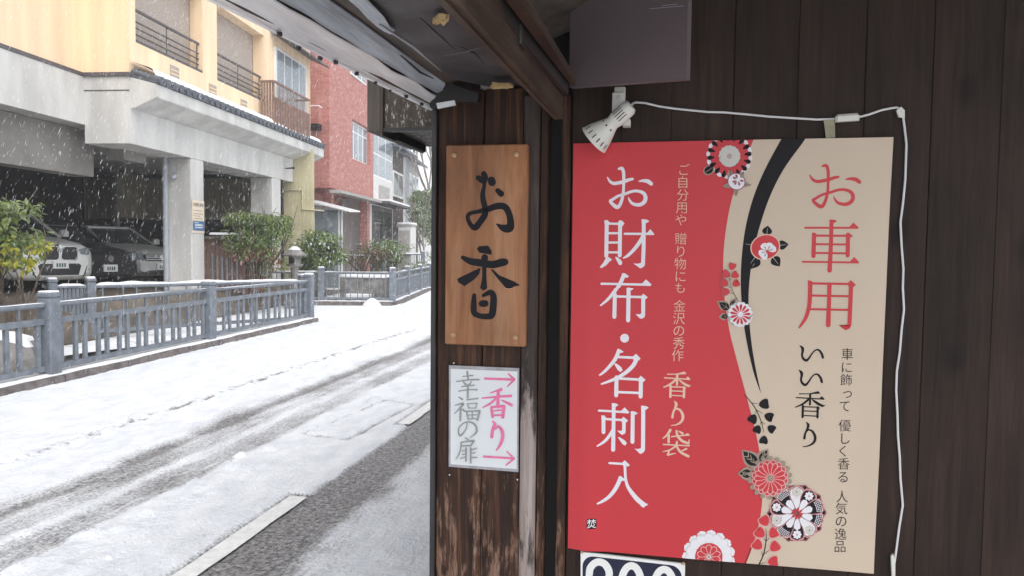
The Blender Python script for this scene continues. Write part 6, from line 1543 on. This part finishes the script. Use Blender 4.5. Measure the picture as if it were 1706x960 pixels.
plant('bamboo_clump', 'bright green leafy clump between the brown hedge and the pale cabinet', 'bush', (b6.x-.2, b6.y, .1), 1.75, .95, 1700, .17, ['leaf_light', 'leaf_green', 'leaf_light', 'leaf_snow'], 43, 7, clump=.28, narrow=.25)
b6 = at_depth(628, 446, 23.4)
plant('small_reddish_plant', 'small reddish plant inside the canal behind the short railing', 'plant', (b6.x, b6.y, -.1), .95, .4, 420, .10, ['leaf_red', 'leaf_light', 'bark'], 44, 5, clump=.35, narrow=.3)
b7 = at_depth(713, 425, 35)
plant('snowy_tree', 'tall slender evergreen tree dusted with snow near the street end', 'tree', (b7.x, b7.y, 0), 4.5, .75, 3000, .19, ['leaf_pale', 'leaf_green', 'leaf_snow', 'leaf_light', 'leaf_pale'], 47, 3, clump=.28, narrow=.3, bark='bark_pale')
b8 = at_depth(735, 425, 39)
plant('snowy_bamboo', 'pale snow covered bamboo thicket beside the post', 'bamboo', (b8.x, b8.y, 0), 4.3, 1.2, 3800, .22, ['leaf_pale', 'leaf_snow', 'leaf_light', 'leaf_pale'], 53, 7, clump=.3, narrow=.22, bark='bark_pale')
b9 = at_depth(668, 425, 36)
plant('low_shrub', 'low snow dusted shrub at the foot of the far house', 'bush', (b9.x, b9.y, 0), 1.2, 1.3, 1300, .16, ['leaf_green', 'leaf_pale', 'leaf_snow'], 59, 6, clump=.3, narrow=.35)
b10 = at_depth(700, 425, 30)
plant('roadside_shrub', 'low green shrub with snow along the far railing', 'bush', (b10.x, b10.y, .1), .85, .8, 1100, .12, ['leaf_green', 'leaf_pale', 'leaf_light', 'leaf_snow'], 61, 6, clump=.35, narrow=.4)
# bare zelkova
r_ = random.Random(71); tb0 = at_depth(742, 420, 44); zr = thing('bare_tree', (tb0.x, tb0.y, 0), 'big bare winter tree with spreading branches at the street end', 'tree')
mb = MB(); tips = []; branchy(mb, Vector((tb0.x, tb0.y, 0)), Vector((-.12, 0, 1)), 3.2, .26, 0, r_, tips)
mb.build('trunk', 'bark_pale', zr, True)
mb = MB(); top_ = tips[0]
for i in range(7): a = TAU*i/7+.3; branchy(mb, top_-U*.3*(i % 3), Vector((math.cos(a)*.55, math.sin(a)*.5, 1)), 2.9, .11, 4, r_, [], .42, .28, .026)
mb.build('crown', 'bark_pale', zr, True)

# =================================================================== FALLING SNOW
m = MB(); r_ = random.Random(5); cnt = 0; fall = Vector((-.34, -.05, -1)).normalized()
e1_ = fall.orthogonal().normalized(); e2_ = fall.cross(e1_)
while cnt < 13000:
    zc = (4.0**3+(18**3-4.0**3)*r_.random())**(1/3); px = r_.uniform(-140, 760); py = r_.uniform(-60, 640); p = at_depth(px, py, zc)
    if p.z < .1 or p.x > -.75-.03*zc: continue
    q = p-YB.P
    if q.dot(YB.v) < .65: continue
    cnt += 1; r = r_.uniform(.0005, .0013)*(.8 if zc < 7 else 1)*(1.5 if r_.random() < .08 else 1); l = r*r_.uniform(10, 30); dd = (fall+Vector((r_.uniform(-.2, .2), r_.uniform(-.2, .2), 0))).normalized()
    m.add([p+dd*l, p-dd*l, p+e1_*r, p+e2_*r, p-e1_*r, p-e2_*r], [(0, 2, 3), (0, 3, 4), (0, 4, 5), (0, 5, 2), (1, 3, 2), (1, 4, 3), (1, 5, 4), (1, 2, 5)])
fs = m.build('falling_snow', 'snowflake', fix=False); fs['kind'] = 'stuff'; fs['label'] = 'snowflakes falling over the street'

# =================================================================== AIR THICK WITH FALLING SNOW
m = MB(); m.box(-175, 175, -175, 175, -2.4, 16.5)
hm = bpy.data.materials.new('haze'); hm.use_nodes = True; hn = hm.node_tree; hn.nodes.remove(hn.nodes['Principled BSDF'])
pv = hn.nodes.new('ShaderNodeVolumePrincipled'); pv.inputs['Color'].default_value = (.95, .97, .99, 1); pv.inputs['Density'].default_value = .0019; pv.inputs['Anisotropy'].default_value = 0.0
hn.links.new(pv.outputs[0], hn.nodes['Material Output'].inputs['Volume']); M['haze'] = hm
hz = m.build('haze', 'haze'); hz['kind'] = 'stuff'; hz['label'] = 'pale snowy haze in the street air'
